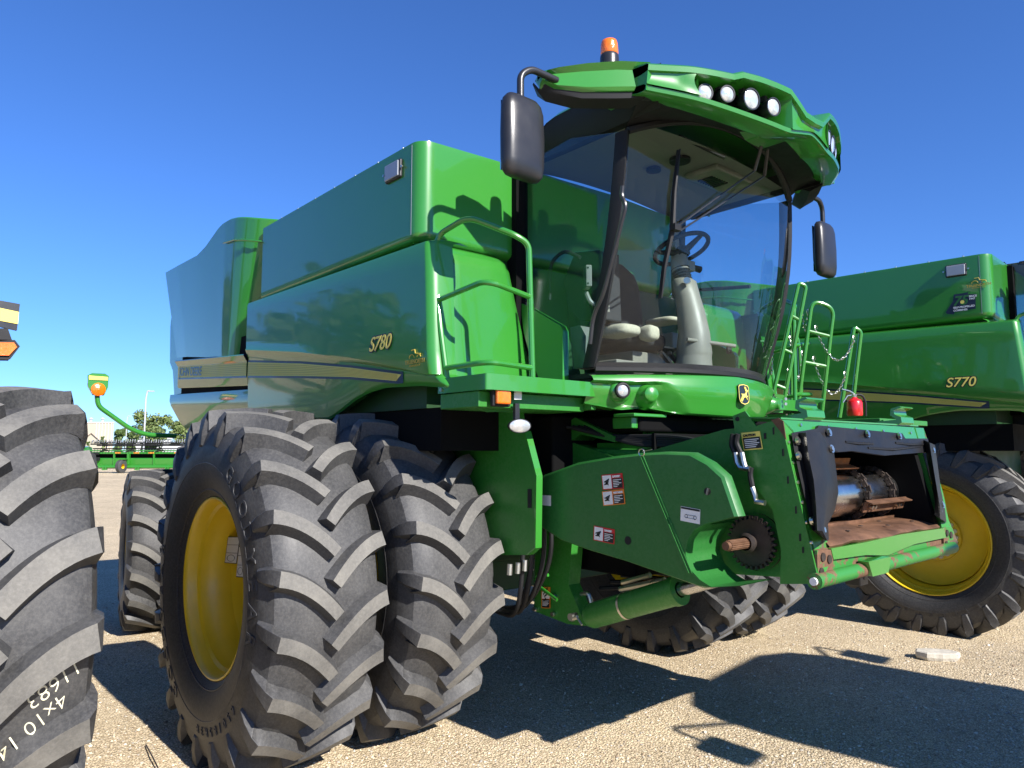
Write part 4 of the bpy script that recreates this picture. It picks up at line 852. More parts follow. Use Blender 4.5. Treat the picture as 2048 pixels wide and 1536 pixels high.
def sticker(parent, px, y, head, word, pic=False, side=False, lines=5, body='blk_dec'):
    """warning decal on the plane y: coloured frame, heading band, pictogram field, text lines"""
    P = [at(*p, y=y) for p in px]; u = P[1] - P[0]; v = P[3] - P[0]; o = P[0]
    Q = lambda a, b, k=0: o + u * a + v * b + Vector((0, -.0012 * k, 0))
    def quad(mb, a0, b0, a1, b1, k, mi): mb.add([Q(a0, b0, k), Q(a1, b0, k), Q(a1, b1, k), Q(a0, b1, k)], [(0, 1, 2, 3)], mi)
    mb = MB(); quad(mb, 0, 0, 1, 1, 1, 0)
    if side: quad(mb, .08, .22, .92, .55, 2, 1); quad(mb, .08, .58, .92, .97, 2, 2)
    elif pic: quad(mb, .04, .06, .46, .94, 2, 1); quad(mb, .50, .30, .96, .94, 2, 2)
    else: quad(mb, .05, .30, .95, .94, 2, 2)
    tx0, tx1, ty0 = (.14, .88, .64) if side else ((.54, .92, .38) if pic else (.12, .88, .40))
    for i in range(lines):
        b_ = ty0 + (.92 - ty0) * i / lines; ex = tx1 - (.12 if i % 2 else 0) - (.2 if i == lines - 1 else 0)
        quad(mb, tx0, b_, ex, b_ + (.92 - ty0) / lines * .42, 3, 1)
    if pic:
        cx, cy, w_ = (.5, .38, .3) if side else (.25, .5, .16)
        for (x0, y0, x1, y1) in ((-.9, -.1, .7, -1.1), (-.5, .2, .5, -.2), (-.3, .3, .4, 1.0), (-.9, .9, .2, .6)):
            a0, b0, a1, b1 = cx + x0 * w_, cy + y0 * w_, cx + x1 * w_, cy + y1 * w_
            mb.add([Q(a0, b0 - .03, 3), Q(a1, b1 - .05, 3), Q(a1, b1 + .07, 3), Q(a0, b0 + .05, 3)], [(0, 1, 2, 3)], 2)
    st = mb.build('sticker', [head, 'white_dec', body], parent, smooth=0, recalc=False)
    if word:
        h = v.length * .17; text('sticker_heading', word, h, Q(.53 if pic else .1, .235, 3), u, -v, 'white_dec' if head != 'yel_dec' else 'blk_dec', st, .0006, bold=.0012)
    return st
def feeder(root):
    FP = (1, 0, .2265, 2.537 + .2265 * 1.901)            # plane of the front frame
    fp = lambda px, py, off=0: at(px, py, pl=(FP[0], 0, FP[2], FP[3] + off))
    nf = Vector((1, 0, .2265)).normalized()
    h = bpy.data.objects.new('feeder_house', None); COL.objects.link(h); h.parent = root
    # side walls of the throat, roof and floor
    for s in (-1, 1):
        b = MB(); b.prism([(x, s * .73, z) for x, z in ((2.66, 1.16), (2.52, 1.88), (2.2, 1.86), (1.5, 1.70), (.7, 1.9), (.6, 1.25), (1.8, 1.10), (2.4, 1.14))], (0, -s * .02, 0)); b.build('side_wall', 'green_flat', h, smooth=0)
    b = MB(); b.loft([[Vector((x, y, z)) for y in (-.73, .73)] for x, z in ((2.50, 1.875), (2.2, 1.85), (1.5, 1.69), (.7, 1.89))]); b.loft([[Vector((x, y, z)) for y in (-.73, .73)] for x, z in ((2.6, 1.155), (2.4, 1.145), (1.8, 1.105), (.6, 1.26))]); b.build('feeder_shell', 'green_flat', h, smooth=0)
    # big side plate, right
    for s in (-1, 1):
        pts = [at(*p, y=-.80) for p in ((1465, 832), (1490, 822), (1512, 852), (1556, 838), (1562, 842), (1637, 1162), (1632, 1168), (1560, 1168), (1562, 1100), (1545, 1020), (1505, 965), (1480, 930))]
        pts = [Vector((p.x, p.y * (-s), p.z)) for p in pts]
        b = MB(); b.prism(pts, (0, -s * .012, 0)); sp = b.build('side_plate', 'green_flat', h, smooth=0, bevel=.003)
        if s < 0:
            b = MB()
            for (x, y, l, w_) in ((1547, 862, 12, 3), (1530, 872, 10, 4.5), (1566, 905, 12, 3), (1576, 960, 12, 3), (1592, 1020, 12, 3), (1600, 1075, 12, 3), (1606, 1100, 10, 3), (1515, 880, 0, 0)):
                if l:
                    c = at(x, y, y=-.803); b.obox(c, (0, 0, 1), (1, 0, .2), (0, 1, 0), (l / 700, w_ / 700, .001))
            b.disc(at(1475, 838, y=-.802), (0, -1, 0), .012, 12, thick=.002); b.build('slots', 'black', sp, smooth=0)
            sticker(sp, [(1482, 866), (1520, 862), (1523, 895), (1488, 901)], -.8035, 'yel_dec', 'CAUTION', lines=5)
            # chipped corner edge where paint has gone
            b = MB(); b.prism([at(*p, y=-.815) for p in ((1542, 840), (1556, 836), (1566, 842), (1572, 880), (1560, 862))], (0, .006, 0)); b.build('bent_corner', 'rust', sp, smooth=0)
    # front frame strips
    def plate(name, px, mat, th=.012, off=0, bev=.003, parent=h, **k):
        b = MB(); b.prism([fp(x, y, off) for x, y in px], nf * th); return b.build(name, mat, parent, smooth=0, bevel=bev)
    tp = MB(); P1 = [Vector((2.36, y, 1.93)) for y in (-.80, .84)]; 
    tp.prism([(2.33, -.80, 1.912), (2.33, .84, 1.912), (2.555, .84, 1.90), (2.555, -.80, 1.90)], (0, 0, .008)); tp.build('top_plate', 'green', h, smooth=0)
    plate('frame_top', [(1557, 838), (1843, 857), (1850, 884), (1582, 868)], 'green')
    plate('frame_side', [(1557, 838), (1582, 862), (1600, 950), (1628, 1060), (1665, 1100), (1640, 1162)], 'green_chip')
    plate('frame_side', [(1843, 857), (1852, 884), (1883, 990), (1893, 1040), (1912, 1085), (1900, 1104), (1880, 1060), (1862, 960)], 'green_chip')
    # near-black sheets added inside the mouth to make it read as deep shade
    b = MB(); b.box((1.7, -.70, 1.1), (1.72, .70, 1.85)); b.prism([(x, -.705, z) for x, z in ((2.68, 1.25), (2.545, 1.85), (1.7, 1.72), (1.7, 1.1))], (0, .006, 0)); b.prism([(x, .735, z) for x, z in ((2.69, 1.25), (2.555, 1.85), (1.7, 1.72), (1.7, 1.1))], (0, -.05, 0)); b.prism([(x, -.70, z - .012) for x, z in ((2.50, 1.86), (2.2, 1.835), (1.5, 1.68), (1.5, 1.67), (2.2, 1.825), (2.5, 1.85))], (0, 1.4, 0)); b.build('mouth_shade_lining', 'void', h, smooth=0)
    # black rubber seal: top band, two side flaps with folds
    sl = MB()
    sl.prism([fp(x, y, .016) for x, y in ((1583, 866), (1630, 858), (1632, 852), (1800, 868), (1806, 878), (1851, 878), (1856, 905), (1765, 912), (1700, 903), (1672, 905), (1590, 885))], nf * .014)
    flap = [((1583, 866), (1640, 864), (1668, 905)), ((1590, 910), (1645, 915), (1673, 945)), ((1600, 955), (1655, 965), (1677, 985)), ((1612, 1005), (1652, 1010), (1670, 1020)), ((1624, 1060), (1645, 1062), (1656, 1048)), ((1650, 1080), (1655, 1082), (1658, 1078))]
    sl.loft([[fp(*a, .018), fp(*a, .03), fp((a[0] * .75 + b_[0] * .25), (a[1] * .75 + b_[1] * .25), .035), fp((a[0] * .5 + b_[0] * .5), a[1] * .5 + b_[1] * .5, .085), fp(*b_, .095), fp((c_[0] * .5 + b_[0] * .5), c_[1] * .5 + b_[1] * .5, .04), fp(*c_, .03), fp(*c_, .0)] for a, b_, c_ in flap], 0)
    fr_ = [((1848, 880), (1870, 890)), ((1857, 930), (1876, 935)), ((1866, 975), (1882, 980)), ((1870, 1010), (1890, 1018)), ((1868, 1030), (1893, 1045))]
    sl.loft([[fp(*a, 0), fp(*a, .035), fp((a[0] + b_[0]) / 2, (a[1] + b_[1]) / 2, .075), fp(*b_, .03), fp(*b_, .018)] for a, b_ in fr_], 0)
    so_ = sl.build('rubber_seal', 'flap', h, smooth=40)
    b = MB()
    for y0, y1, px0, px1 in ((884, 888, 1690, 1745), (896, 893, 1735, 1840), (886, 889, 1790, 1850)): b.tube([fp(px0, y0, .028), fp((px0 + px1) / 2, y0 + 3, .034), fp(px1, y1, .028)], .008, 6)
    b.build('seal_ribs', 'rubflap', so_)
    b = MB()
    for p in ((1594, 882), (1596, 912), (1657, 865), (1734, 868), (1798, 872), (1662, 898), (1623, 1042), (1645, 1060), (1865, 900), (1884, 1010), (1879, 1022)): b.disc(fp(*p, .045), nf, .013, 8, thick=.012); b.disc(fp(*p, .035), nf, .021, 12, thick=.008)
    b.build('seal_bolt', 'zinc', so_)
    # hooks on top
    for y in (-.50, .62):
        b = MB(); prof = [(2.46, 1.905), (2.56, 1.895), (2.60, 1.915), (2.595, 1.95), (2.56, 1.965), (2.555, 1.99), (2.60, 2.005), (2.59, 2.015), (2.54, 2.0), (2.535, 1.96), (2.57, 1.935), (2.46, 1.925)]
        b.prism([(x - .02, y - .09, z) for x, z in prof], (0, .18, 0)); b.build('hook', 'green', h, smooth=40, bevel=.003)
    # feed drum with chains and slats
    dc = Vector((2.36, 0, 1.50)); dr = .125
    b = MB(); b.lathe([(-.68, dr), (.68, dr)], dc, (0, 1, 0), 40); dro = b.build('feed_drum', 'steel', h, smooth=40)
    b = MB()
    for y in (-.46, .22, .55):
        b.cut()
        for i in range(26):
            a = 2 * math.pi * i / 26; c = dc + Vector((math.cos(a), 0, math.sin(a))) * (dr + .018) + Vector((0, y + (.012 if i % 2 else -.012), 0))
            b.obox(c, (-math.sin(a), 0, math.cos(a)), (0, 1, 0), (math.cos(a), 0, math.sin(a)), (.022, .008, .014))
        for i in range(26):
            a = 2 * math.pi * (i + .5) / 26; c = dc + Vector((math.cos(a), 0, math.sin(a))) * (dr + .018); b.tube([c + Vector((0, y - .03, 0)), c + Vector((0, y + .03, 0))], .007, 6)
    b.build_each('feed_chain', 'iron', dro)
    b = MB()
    for a, mi, (y0, y1) in ((1.25, 0, (-.42, .24)), (-.42, 1, (-.66, -.30)), (-.35, 1, (.12, .66))):
        b.cut(); d = Vector((math.cos(a), 0, math.sin(a))); t = Vector((-math.sin(a), 0, math.cos(a))); c = dc + d * (dr + .045) + Vector((0, (y0 + y1) / 2, 0))
        b.obox(c, t, (0, 1, 0), d, (.035, (y1 - y0) / 2, .004), mi); b.obox(c + d * .018 + t * .03, d, (0, 1, 0), t, (.022, (y1 - y0) / 2, .003), mi)
    b.build_each('slat', ['rust_or', 'rust'], dro, smooth=0)
    b = MB()
    for a, ys_ in ((-.42, (-.40, -.36)), (-.35, (.18, .22, .52, .56))):
        d = Vector((math.cos(a), 0, math.sin(a)))
        for y in ys_: b.disc(dc + d * (dr + .05) + Vector((0, y, 0)), d, .012, 8, thick=.02)
    b.build('slat_bolt', 'zinc', dro)
    # rusty floor lip
    b = MB(); ys = [-.66 + 1.36 * i / 12 for i in range(13)]
    wob = lambda y: .006 * math.sin(y * 9) + .004 * math.sin(y * 23)
    b.loft([[Vector((x + wob(y) * (1 if x > 2.6 else 0), y, z + wob(y + x))) for y in ys] for x, z in ((2.28, 1.335), (2.45, 1.345), (2.6, 1.340), (2.685, 1.322), (2.70, 1.308), (2.69, 1.296), (2.5, 1.31), (2.28, 1.315))], 0, closed_len=True)
    fl = b.build('floor_lip', 'rust', h, smooth=40)
    b = MB()
    for x, y in ((2.5, -.45), (2.62, -.30), (2.55, .0), (2.63, .15), (2.5, .35), (2.62, .5)): b.disc((x, y, 1.345), (0, 0, 1), .012, 8, thick=.004)
    b.build('lip_bolt', 'iron', fl)
    b = MB(); b.prism([(x, -.70, z) for x, z in ((1.8, 1.28), (2.45, 1.36), (2.45, 1.30), (1.8, 1.22))], (0, 1.4, 0)); b.build('throat_floor', 'rust', h, smooth=0)
    # sill, beam and latch tube below
    ns = Vector((1, 0, .15)).normalized()
    b = MB(); b.prism([(2.672, y, z) for y, z in ((-.66, 1.297), (-.3, 1.297), (.1, 1.305), (.74, 1.297), (.76, 1.24), (.3, 1.24), (-.05, 1.21), (-.3, 1.235), (-.64, 1.245))], (.035, 0, 0)); b.build('sill_plate', 'green', h, smooth=0, bevel=.004)
    b = MB(); b.prism([(2.665, y, z) for y, z in ((-.64, 1.25), (.80, 1.25), (.82, 1.17), (-.80, 1.16), (-.78, 1.30), (-.66, 1.30))], (.025, 0, 0)); b.build('lower_beam', 'green_rust', h, smooth=0, bevel=.004)
    b = MB(); b.tube([(2.705, -.815, 1.165), (2.705, .86, 1.175)], .034, 16); b.tube([(2.705, -.825, 1.165), (2.705, -.805, 1.165)], .037, 16); lt = b.build('latch_tube', 'green_rust', h, smooth=40)
    b = MB(); b.disc((2.705, -.826, 1.165), (0, -1, 0), .018, 12, thick=.012); b.build('tube_plug', 'white_dec', lt)
    b = MB(); b.prism([(2.70, y, z) for y, z in ((-.38, 1.215), (-.12, 1.215), (-.16, 1.14), (-.34, 1.14))], (.052, 0, 0)); b.build('latch_hook', 'green', lt, bevel=.006)
    for s, yy in ((-1, -.72), (1, .80)):
        b = MB(); b.prism([(2.692, yy - s * .0 + dy, z) for dy, z in ((-.07, 1.30), (.08, 1.29), (.08, 1.17), (-.07, 1.17))], (.012, 0, 0)); cp = b.build('corner_plate', 'green_rust', h, bevel=.004)
        b = MB()
        for dy, dz in ((-.02, 1.265), (.04, 1.25), (-.04, 1.20)): b.cut(); b.disc((2.704, yy + dy, dz), (1, 0, 0), .020, 12, thick=.006)
        b.build_each('bolt', 'iron', cp)
    b = MB(); b.box((2.50, -.10, 1.04), (2.58, .0, 1.16)); b.box((2.52, -.06, 1.07), (2.585, -.03, 1.10)); b.build('sensor_box', 'black_sat', h, bevel=.006)
    # rows of frame bolts
    b = MB()
    for k in range(6):
        for px, py in ((1570 + 9 * k, 885 + 40 * k),): b.disc(fp(px + 6, py, .012), nf, .008, 8, thick=.008)
    for k in range(5): b.disc(fp(1600 + 55 * k, 850 + 4 * k, .012), nf, .008, 8, thick=.008)
    b.build('frame_bolts', 'zinc', h)
    # shaft and sprocket
    c = Vector((2.375, -.74, 1.305)); b = MB(); b.lathe([(0, .03), (-.06, .035), (-.10, .05), (-.11, .035)], c, (0, 1, 0), 20); b.lathe([(0, .14), (-.012, .14)], c + Vector((0, .0, 0)), (0, 1, 0), 40)
    for i in range(28): a = 2 * math.pi * i / 28; b.obox(c + Vector((math.cos(a) * .118, -.05, math.sin(a) * .118)), (math.cos(a), 0, math.sin(a)), (0, 1, 0), (-math.sin(a), 0, math.cos(a)), (.012, .012, .006))
    b.lathe([(-.038, 0), (-.038, .112), (-.062, .112), (-.062, 0)], c, (0, 1, 0), 40); sp = b.build('sprocket', 'iron', h, smooth=40)
    b = MB(); P = [c + Vector((0, -.08, 0)), c + Vector((0, -.255, 0))]
    rr = [.024 * (1 + (.09 if i % 2 else -.03)) for i in range(36)]
    b.loft([[P[k] + Vector((math.cos(2 * math.pi * i / 36) * rr[i] * f, 0, math.sin(2 * math.pi * i / 36) * rr[i] * f)) for i in range(36)] for k, f in ((0, 1), (1, 1))], 0, closed_ring=True, caps=True)
    b.lathe([(-.255, .022), (-.275, .02), (-.276, 0)], c, (0, 1, 0), 20); b.build('splined_shaft', 'rust', sp, smooth=20)
    # hydraulic coupler hoses on the side
    b = MB()
    for pts in (((1466, 868), (1462, 890), (1470, 905), (1472, 920)), ((1476, 868), (1472, 885), (1482, 908), (1484, 918)), ((1502, 935), (1500, 950), (1505, 975))): b.cut(); b.tube(smooth_path([at(*p, y=-.84) for p in pts], .05), .013, 8)
    b.build_each('hose', 'black', h)
    b = MB()
    for pts in (((1471, 905), (1474, 925), (1480, 935), (1500, 938)), ((1483, 905), (1487, 925), (1490, 935)), ((1504, 975), (1510, 992), (1512, 1003), (1530, 1006))): b.cut(); b.tube([at(*p, y=-.85) for p in pts], .014, 8)
    b.build_each('hose_coupling', 'zinc', h)
def feeder_shield(root):
    """long moulded guard over the feeder drive on the right side"""
    y = -1.05
    out = [(1074, 965), (1082, 950), (1150, 925), (1225, 912), (1278, 906), (1330, 903), (1383, 905), (1420, 925), (1450, 952), (1457, 972), (1478, 1033), (1440, 1041), (1410, 1048), (1388, 1060), (1374, 1082), (1371, 1110), (1380, 1138), (1400, 1160), (1424, 1175), (1404, 1178), (1330, 1152), (1250, 1124), (1170, 1100), (1120, 1082), (1078, 1055), (1072, 1040)]
    P = [at(*p, y=y) for p in out]
    b = MB(); n = len(P); cen = sum(P, Vector()) / n
    ins = [p.lerp(cen, .045) if i < 11 or i > 18 else p for i, p in enumerate(P)]
    def lay(src, yy): return [Vector((p.x, yy, p.z)) for p in src]
    b.add(lay(ins, y - .002), [tuple(range(n))])
    rim1 = [p.lerp(cen, .018) if i < 11 or i > 18 else p for i, p in enumerate(P)]
    rings = [lay(ins, y - .002), lay(rim1, y + .008), lay(P, y + .03), lay(P, y + .055)]
    b.loft(rings, 0, closed_ring=True)
    o = b.build('feeder_guard', 'green_plastic', root, smooth=30)
    # scooped end around the shaft
    arc = [(1404, 1051), (1388, 1060), (1374, 1082), (1371, 1110), (1380, 1138), (1400, 1160), (1424, 1175), (1482, 1172)]
    A = resample([at(*p, y=y - .004) for p in arc], 30)
    s = MB(); s.loft([[p + Vector((-.0, 0, 0)) for p in A], [p + Vector((0, .29, 0)) for p in A], [p + Vector((-.012, .29, 0)) for p in A], [p + Vector((-.012, 0, 0)) for p in A]], 0, closed_len=True); s.build('guard_scoop', 'green_plastic', o, smooth=50)
    # seam strap, latch, moulded recesses
    s = MB(); a, e = at(1279, 912, y=y - .012), at(1376, 1146, y=y - .012); s.prism([a + Vector((.008, 0, 0)), e + Vector((.008, 0, 0)), e + Vector((-.008, 0, 0)), a + Vector((-.008, 0, 0))], (0, -.004, 0)); s.prism([a + Vector((.02, .01, 0)), e + Vector((.02, .01, 0)), e + Vector((-.02, .01, 0)), a + Vector((-.02, .01, 0))], (0, -.006, 0)); s.build('seam_strap', 'green_plastic', o, smooth=40)
    s = MB(); s.tube([at(1283, 905, y=-1.06) + Vector((math.cos(t) * .018, 0, math.sin(t) * .018)) for t in [2 * math.pi * i / 14 for i in range(14)]], .003, 5, closed=True); s.tube([at(1285, 903, y=-1.06), at(1304, 899, y=-1.07)], .002, 5); s.build('ring_pin', 'zinc', o)
    s = MB(); s.disc(at(1256, 1081, y=y - .002), (0, -1, 0), .022, 18, thick=.002); s.disc(at(1415, 983, y=y - .002), (0, -1, 0), .018, 16, thick=.003); s.build('recess', 'black', o)
    s = MB(); s.obox(at(1415, 983, y=y - .008), (.3, 0, 1), (1, 0, -.3), (0, 1, 0), (.016, .004, .004)); s.build('quarter_turn_latch', 'zinc', o)
    ys = y - .0035
    sticker(o, [(1203, 950), (1245, 946), (1248, 976), (1206, 980)], ys, 'red_dec', 'DANGER', pic=True)
    sticker(o, [(1204, 983), (1248, 978), (1250, 1007), (1207, 1012)], ys, 'or_dec', 'WARNING', pic=True)
    sticker(o, [(1188, 1051), (1230, 1059), (1229, 1089), (1187, 1080)], ys, 'red_dec', 'DANGER', pic=True)
    # white belt diagram with dark header, and small white label
    P = [at(*p, y=ys) for p in ((1362, 1012), (1401, 1019), (1400, 1047), (1361, 1041))]; u = P[1] - P[0]; v = P[3] - P[0]
    q = lambda a, c, k: P[0] + u * a + v * c + Vector((0, -.0012 * k, 0))
    d = MB(); d.add([q(0, 0, 1), q(1, 0, 1), q(1, 1, 1), q(0, 1, 1)], [(0, 1, 2, 3)], 0); d.add([q(.02, .03, 2), q(.98, .03, 2), q(.98, .16, 2), q(.02, .16, 2)], [(0, 1, 2, 3)], 1)
    for cx, r in ((.3, .09), (.75, .09)): d.tube([q(cx + r * .8 * math.cos(t), .62 + r * 1.4 * math.sin(t), 2) for t in [2 * math.pi * i / 14 for i in range(14)]], .0012, 4, 1, closed=True)
    for c in (.52, .72): d.tube([q(.3, c, 2), q(.75, c, 2)], .001, 4, 1)
    d.build('sticker', ['white_dec', 'blk_dec'], o, smooth=0, recalc=False)
    d = MB(); P = [at(*p, y=-1.053) for p in ((1083, 990), (1103, 991), (1103, 1012), (1083, 1010))]; d.add(P, [(0, 1, 2, 3)]); d.v = [tuple(Vector(p) + Vector((0, -.004, 0))) for p in d.v]; d.build('sticker', 'white_dec', o, smooth=0, recalc=False)
def chain(mb, a, b, sag, link=.028, r=.0035):
    a, b = Vector(a), Vector(b); pts = []
    for i in range(41):
        t = i / 40; p = a.lerp(b, t); p.z -= sag * 4 * t * (1 - t); pts.append(p)
    L = sum((pts[i + 1] - pts[i]).length for i in range(40)); n = max(3, int(L / (link * .8))); P = resample(pts, n)
    for i in range(n - 1):
        c = (P[i] + P[i + 1]) / 2; d = (P[i + 1] - P[i]).normalized(); sd = d.cross(Vector((1, .3, .2))).normalized()
        if i % 2: sd = d.cross(sd).normalized()
        mb.tube([c + d * (math.cos(t) * link * .5) + sd * (math.sin(t) * link * .28) for t in [2 * math.pi * k / 8 for k in range(8)]], r, 4, closed=True)
def ladder(root):
    """swing-out ladder with landing and safety chains on the left side"""
    r = .0165
    l = bpy.data.objects.new('ladder', None); COL.objects.link(l); l.parent = root
    U = lambda px, d: [at(x, y, d=d) for x, y in px]
    def rail(pts, rungs, d, name='handrail'):
        b = MB(); b.tube(smooth_path(U(pts, d), .09, 7), r, 10)
        for a, c in rungs: b.tube(U((a, c), d), r * .85, 8)
        return b.build(name, 'green', l)
    rail([(1541, 812), (1597, 566), (1612, 572), (1568, 800), (1566, 812)], [((1583, 632), (1598, 640)), ((1569, 700), (1584, 707)), ((1552, 770), (1570, 777))], 5.75)
    rail([(1596, 812), (1624, 600), (1668, 616), (1662, 660), (1643, 832)], [((1616, 662), (1660, 673)), ((1608, 724), (1653, 733)), ((1632, 822), (1643, 824))], 5.85)
    rail([(1679, 835), (1708, 655), (1722, 663), (1706, 800)], [], 5.9)
    rail([(1535, 790), (1547, 640), (1548, 615)], [((1520, 683), (1543, 685)), ((1515, 737), (1537, 741))], 6.3)
    rail([(1583, 828), (1583, 650)], [], 6.5); rail([(1604, 812), (1598, 690), (1592, 668)], [], 6.7)
    rail([(1380, 790), (1398, 640), (1408, 605), (1425, 600)], [], 7.4) if False else None
    b = MB(); c = MB()
    for (p, q, dd, sag) in (((1632, 660), (1708, 680), 5.85, .20), ((1628, 722), (1690, 752), 5.86, .20), ((1603, 620), (1616, 628), 5.9, .16), ((1581, 680), (1605, 710), 6.2, .26), ((1547, 655), (1541, 800), 6.3, .02), ((1577, 745), (1574, 830), 6.45, .02)):
        b.cut(); chain(b, at(*p, d=dd), at(*q, d=dd), sag)
        for e in (p, q): c.cut(); c.tube([at(*e, d=dd) + Vector((.0, math.cos(t) * .018, .012 + math.sin(t) * .026)) for t in [2 * math.pi * k / 10 for k in range(9)]], .0045, 5)
    b.build_each('safety_chain', 'zinc', l, smooth=50); c.build_each('chain_hook', 'zinc', l)
    lp = MB(); lp.box((1.38, .95, 1.93), (2.28, 1.75, 1.965)); lp.box((1.3, 1.3, 1.5), (1.5, 1.34, 1.95)); lp.box((1.3, 1.7, 1.5), (1.5, 1.74, 1.95))
    for k in range(2): lp.box((1.28, 1.3, 1.5 + .2 * k), (1.5, 1.74, 1.53 + .2 * k))
    lp.build('landing', 'green_flat', l, bevel=.004)
    b = MB(); b.prism([at(*p, d=5.6) for p in ((1528, 785), (1568, 790), (1566, 826), (1528, 822))], (-.03, 0, 0)); b.build('ladder_bracket', 'green', l, bevel=.005)
    b = MB()
    for p in ((1547, 796), (1547, 806), (1570, 798), (1570, 808)): b.cut(); b.disc(at(*p, d=5.58), (1, -.5, 0), .012, 8, thick=.012)
    b.build_each('bolt', 'zinc', l)
def beacon(root):
    c = Vector((1.86, -1.18, 3.80)); c = at(1219, 128, y=-1.12)
    b = MB(); b.lathe([(-.02, .052), (.03, .052), (.045, .05), (.05, .047)], c, (0, 0, 1), 28); o = b.build('beacon', 'black_sat', root)
    b = MB(); b.lathe([(.05, .047), (.055, .05), (.11, .047), (.128, .043), (.136, .03), (.138, 0)], c, (0, 0, 1), 28)
    b.build('beacon_lens', 'orange_lens', o, smooth=50)
def rear_marker(root):
    """warning light on its bent arm, swung out sideways at the tail"""
    X = -3.95; P = [at(*p, x=X) for p in ((352, 872), (276, 869), (196, 812), (194, 788))]
    b = MB(); b.tube(smooth_path(P, .18, 8), .024, 10); a = b.build('marker_arm', 'green', root)
    b = MB(); b.prism([at(*p, x=X + .03) for p in ((176, 750), (184, 746), (210, 747), (218, 752), (216, 775), (208, 791), (186, 790), (176, 772))], (-.03, 0, 0)); pn = b.build('marker_panel', 'green', a, bevel=.008)
    b = MB(); b.prism([at(*p, x=X + .037) for p in ((178, 751), (216, 754), (216, 761), (178, 759))], (-.005, 0, 0)); b.build('reflector', 'yel_dec', pn, smooth=0)
    cc = at(196, 779, x=X + .03); b = MB(); b.lathe([(0, .066), (.02, .066), (.03, .05), (.035, 0)], cc, (1, 0, 0), 24); b.build('amber_lens', 'orange_lens', pn, smooth=50)
def combine(label, loc=(0, 0, 0), rz=0, model='S780', full=True, singles=False, spin=0, group='combine harvesters parked on the gravel lot'):
    root = empty('combine_harvester', label, 'combine', loc, rz, group)
    core(root); tank(root); front_wall(root)
    for s in (-1, 1): side_door(root, s); rear_shroud(root, s); deck(root, s); arm_and_mirror(root, s)
    door_decals(root, model)
    marker_lamp(root, (.54, -1.712, 3.475))
    c = cab(root); nose(root); beacon(root)
    if singles:
        for s in (-1, 1): wheel(root, (.13, s * 1.33, .90), 'single', spin, s)
    else:
        for s in (-1, 1):
            wheel(root, (0, s * 2.29, .975), 'dual', spin, s); wheel(root, (0, s * 1.50, .975), 'dual', spin + .11, s)
    for s in (-1, 1): wheel(root, (-3.78, s * 1.82, .765), 'rear', .1, s, steer=R(-10))
    if full:
        interior(c); wipers(c); under_cab(root); feeder(root); feeder_shield(root); ladder(root); rear_marker(root)
    return root
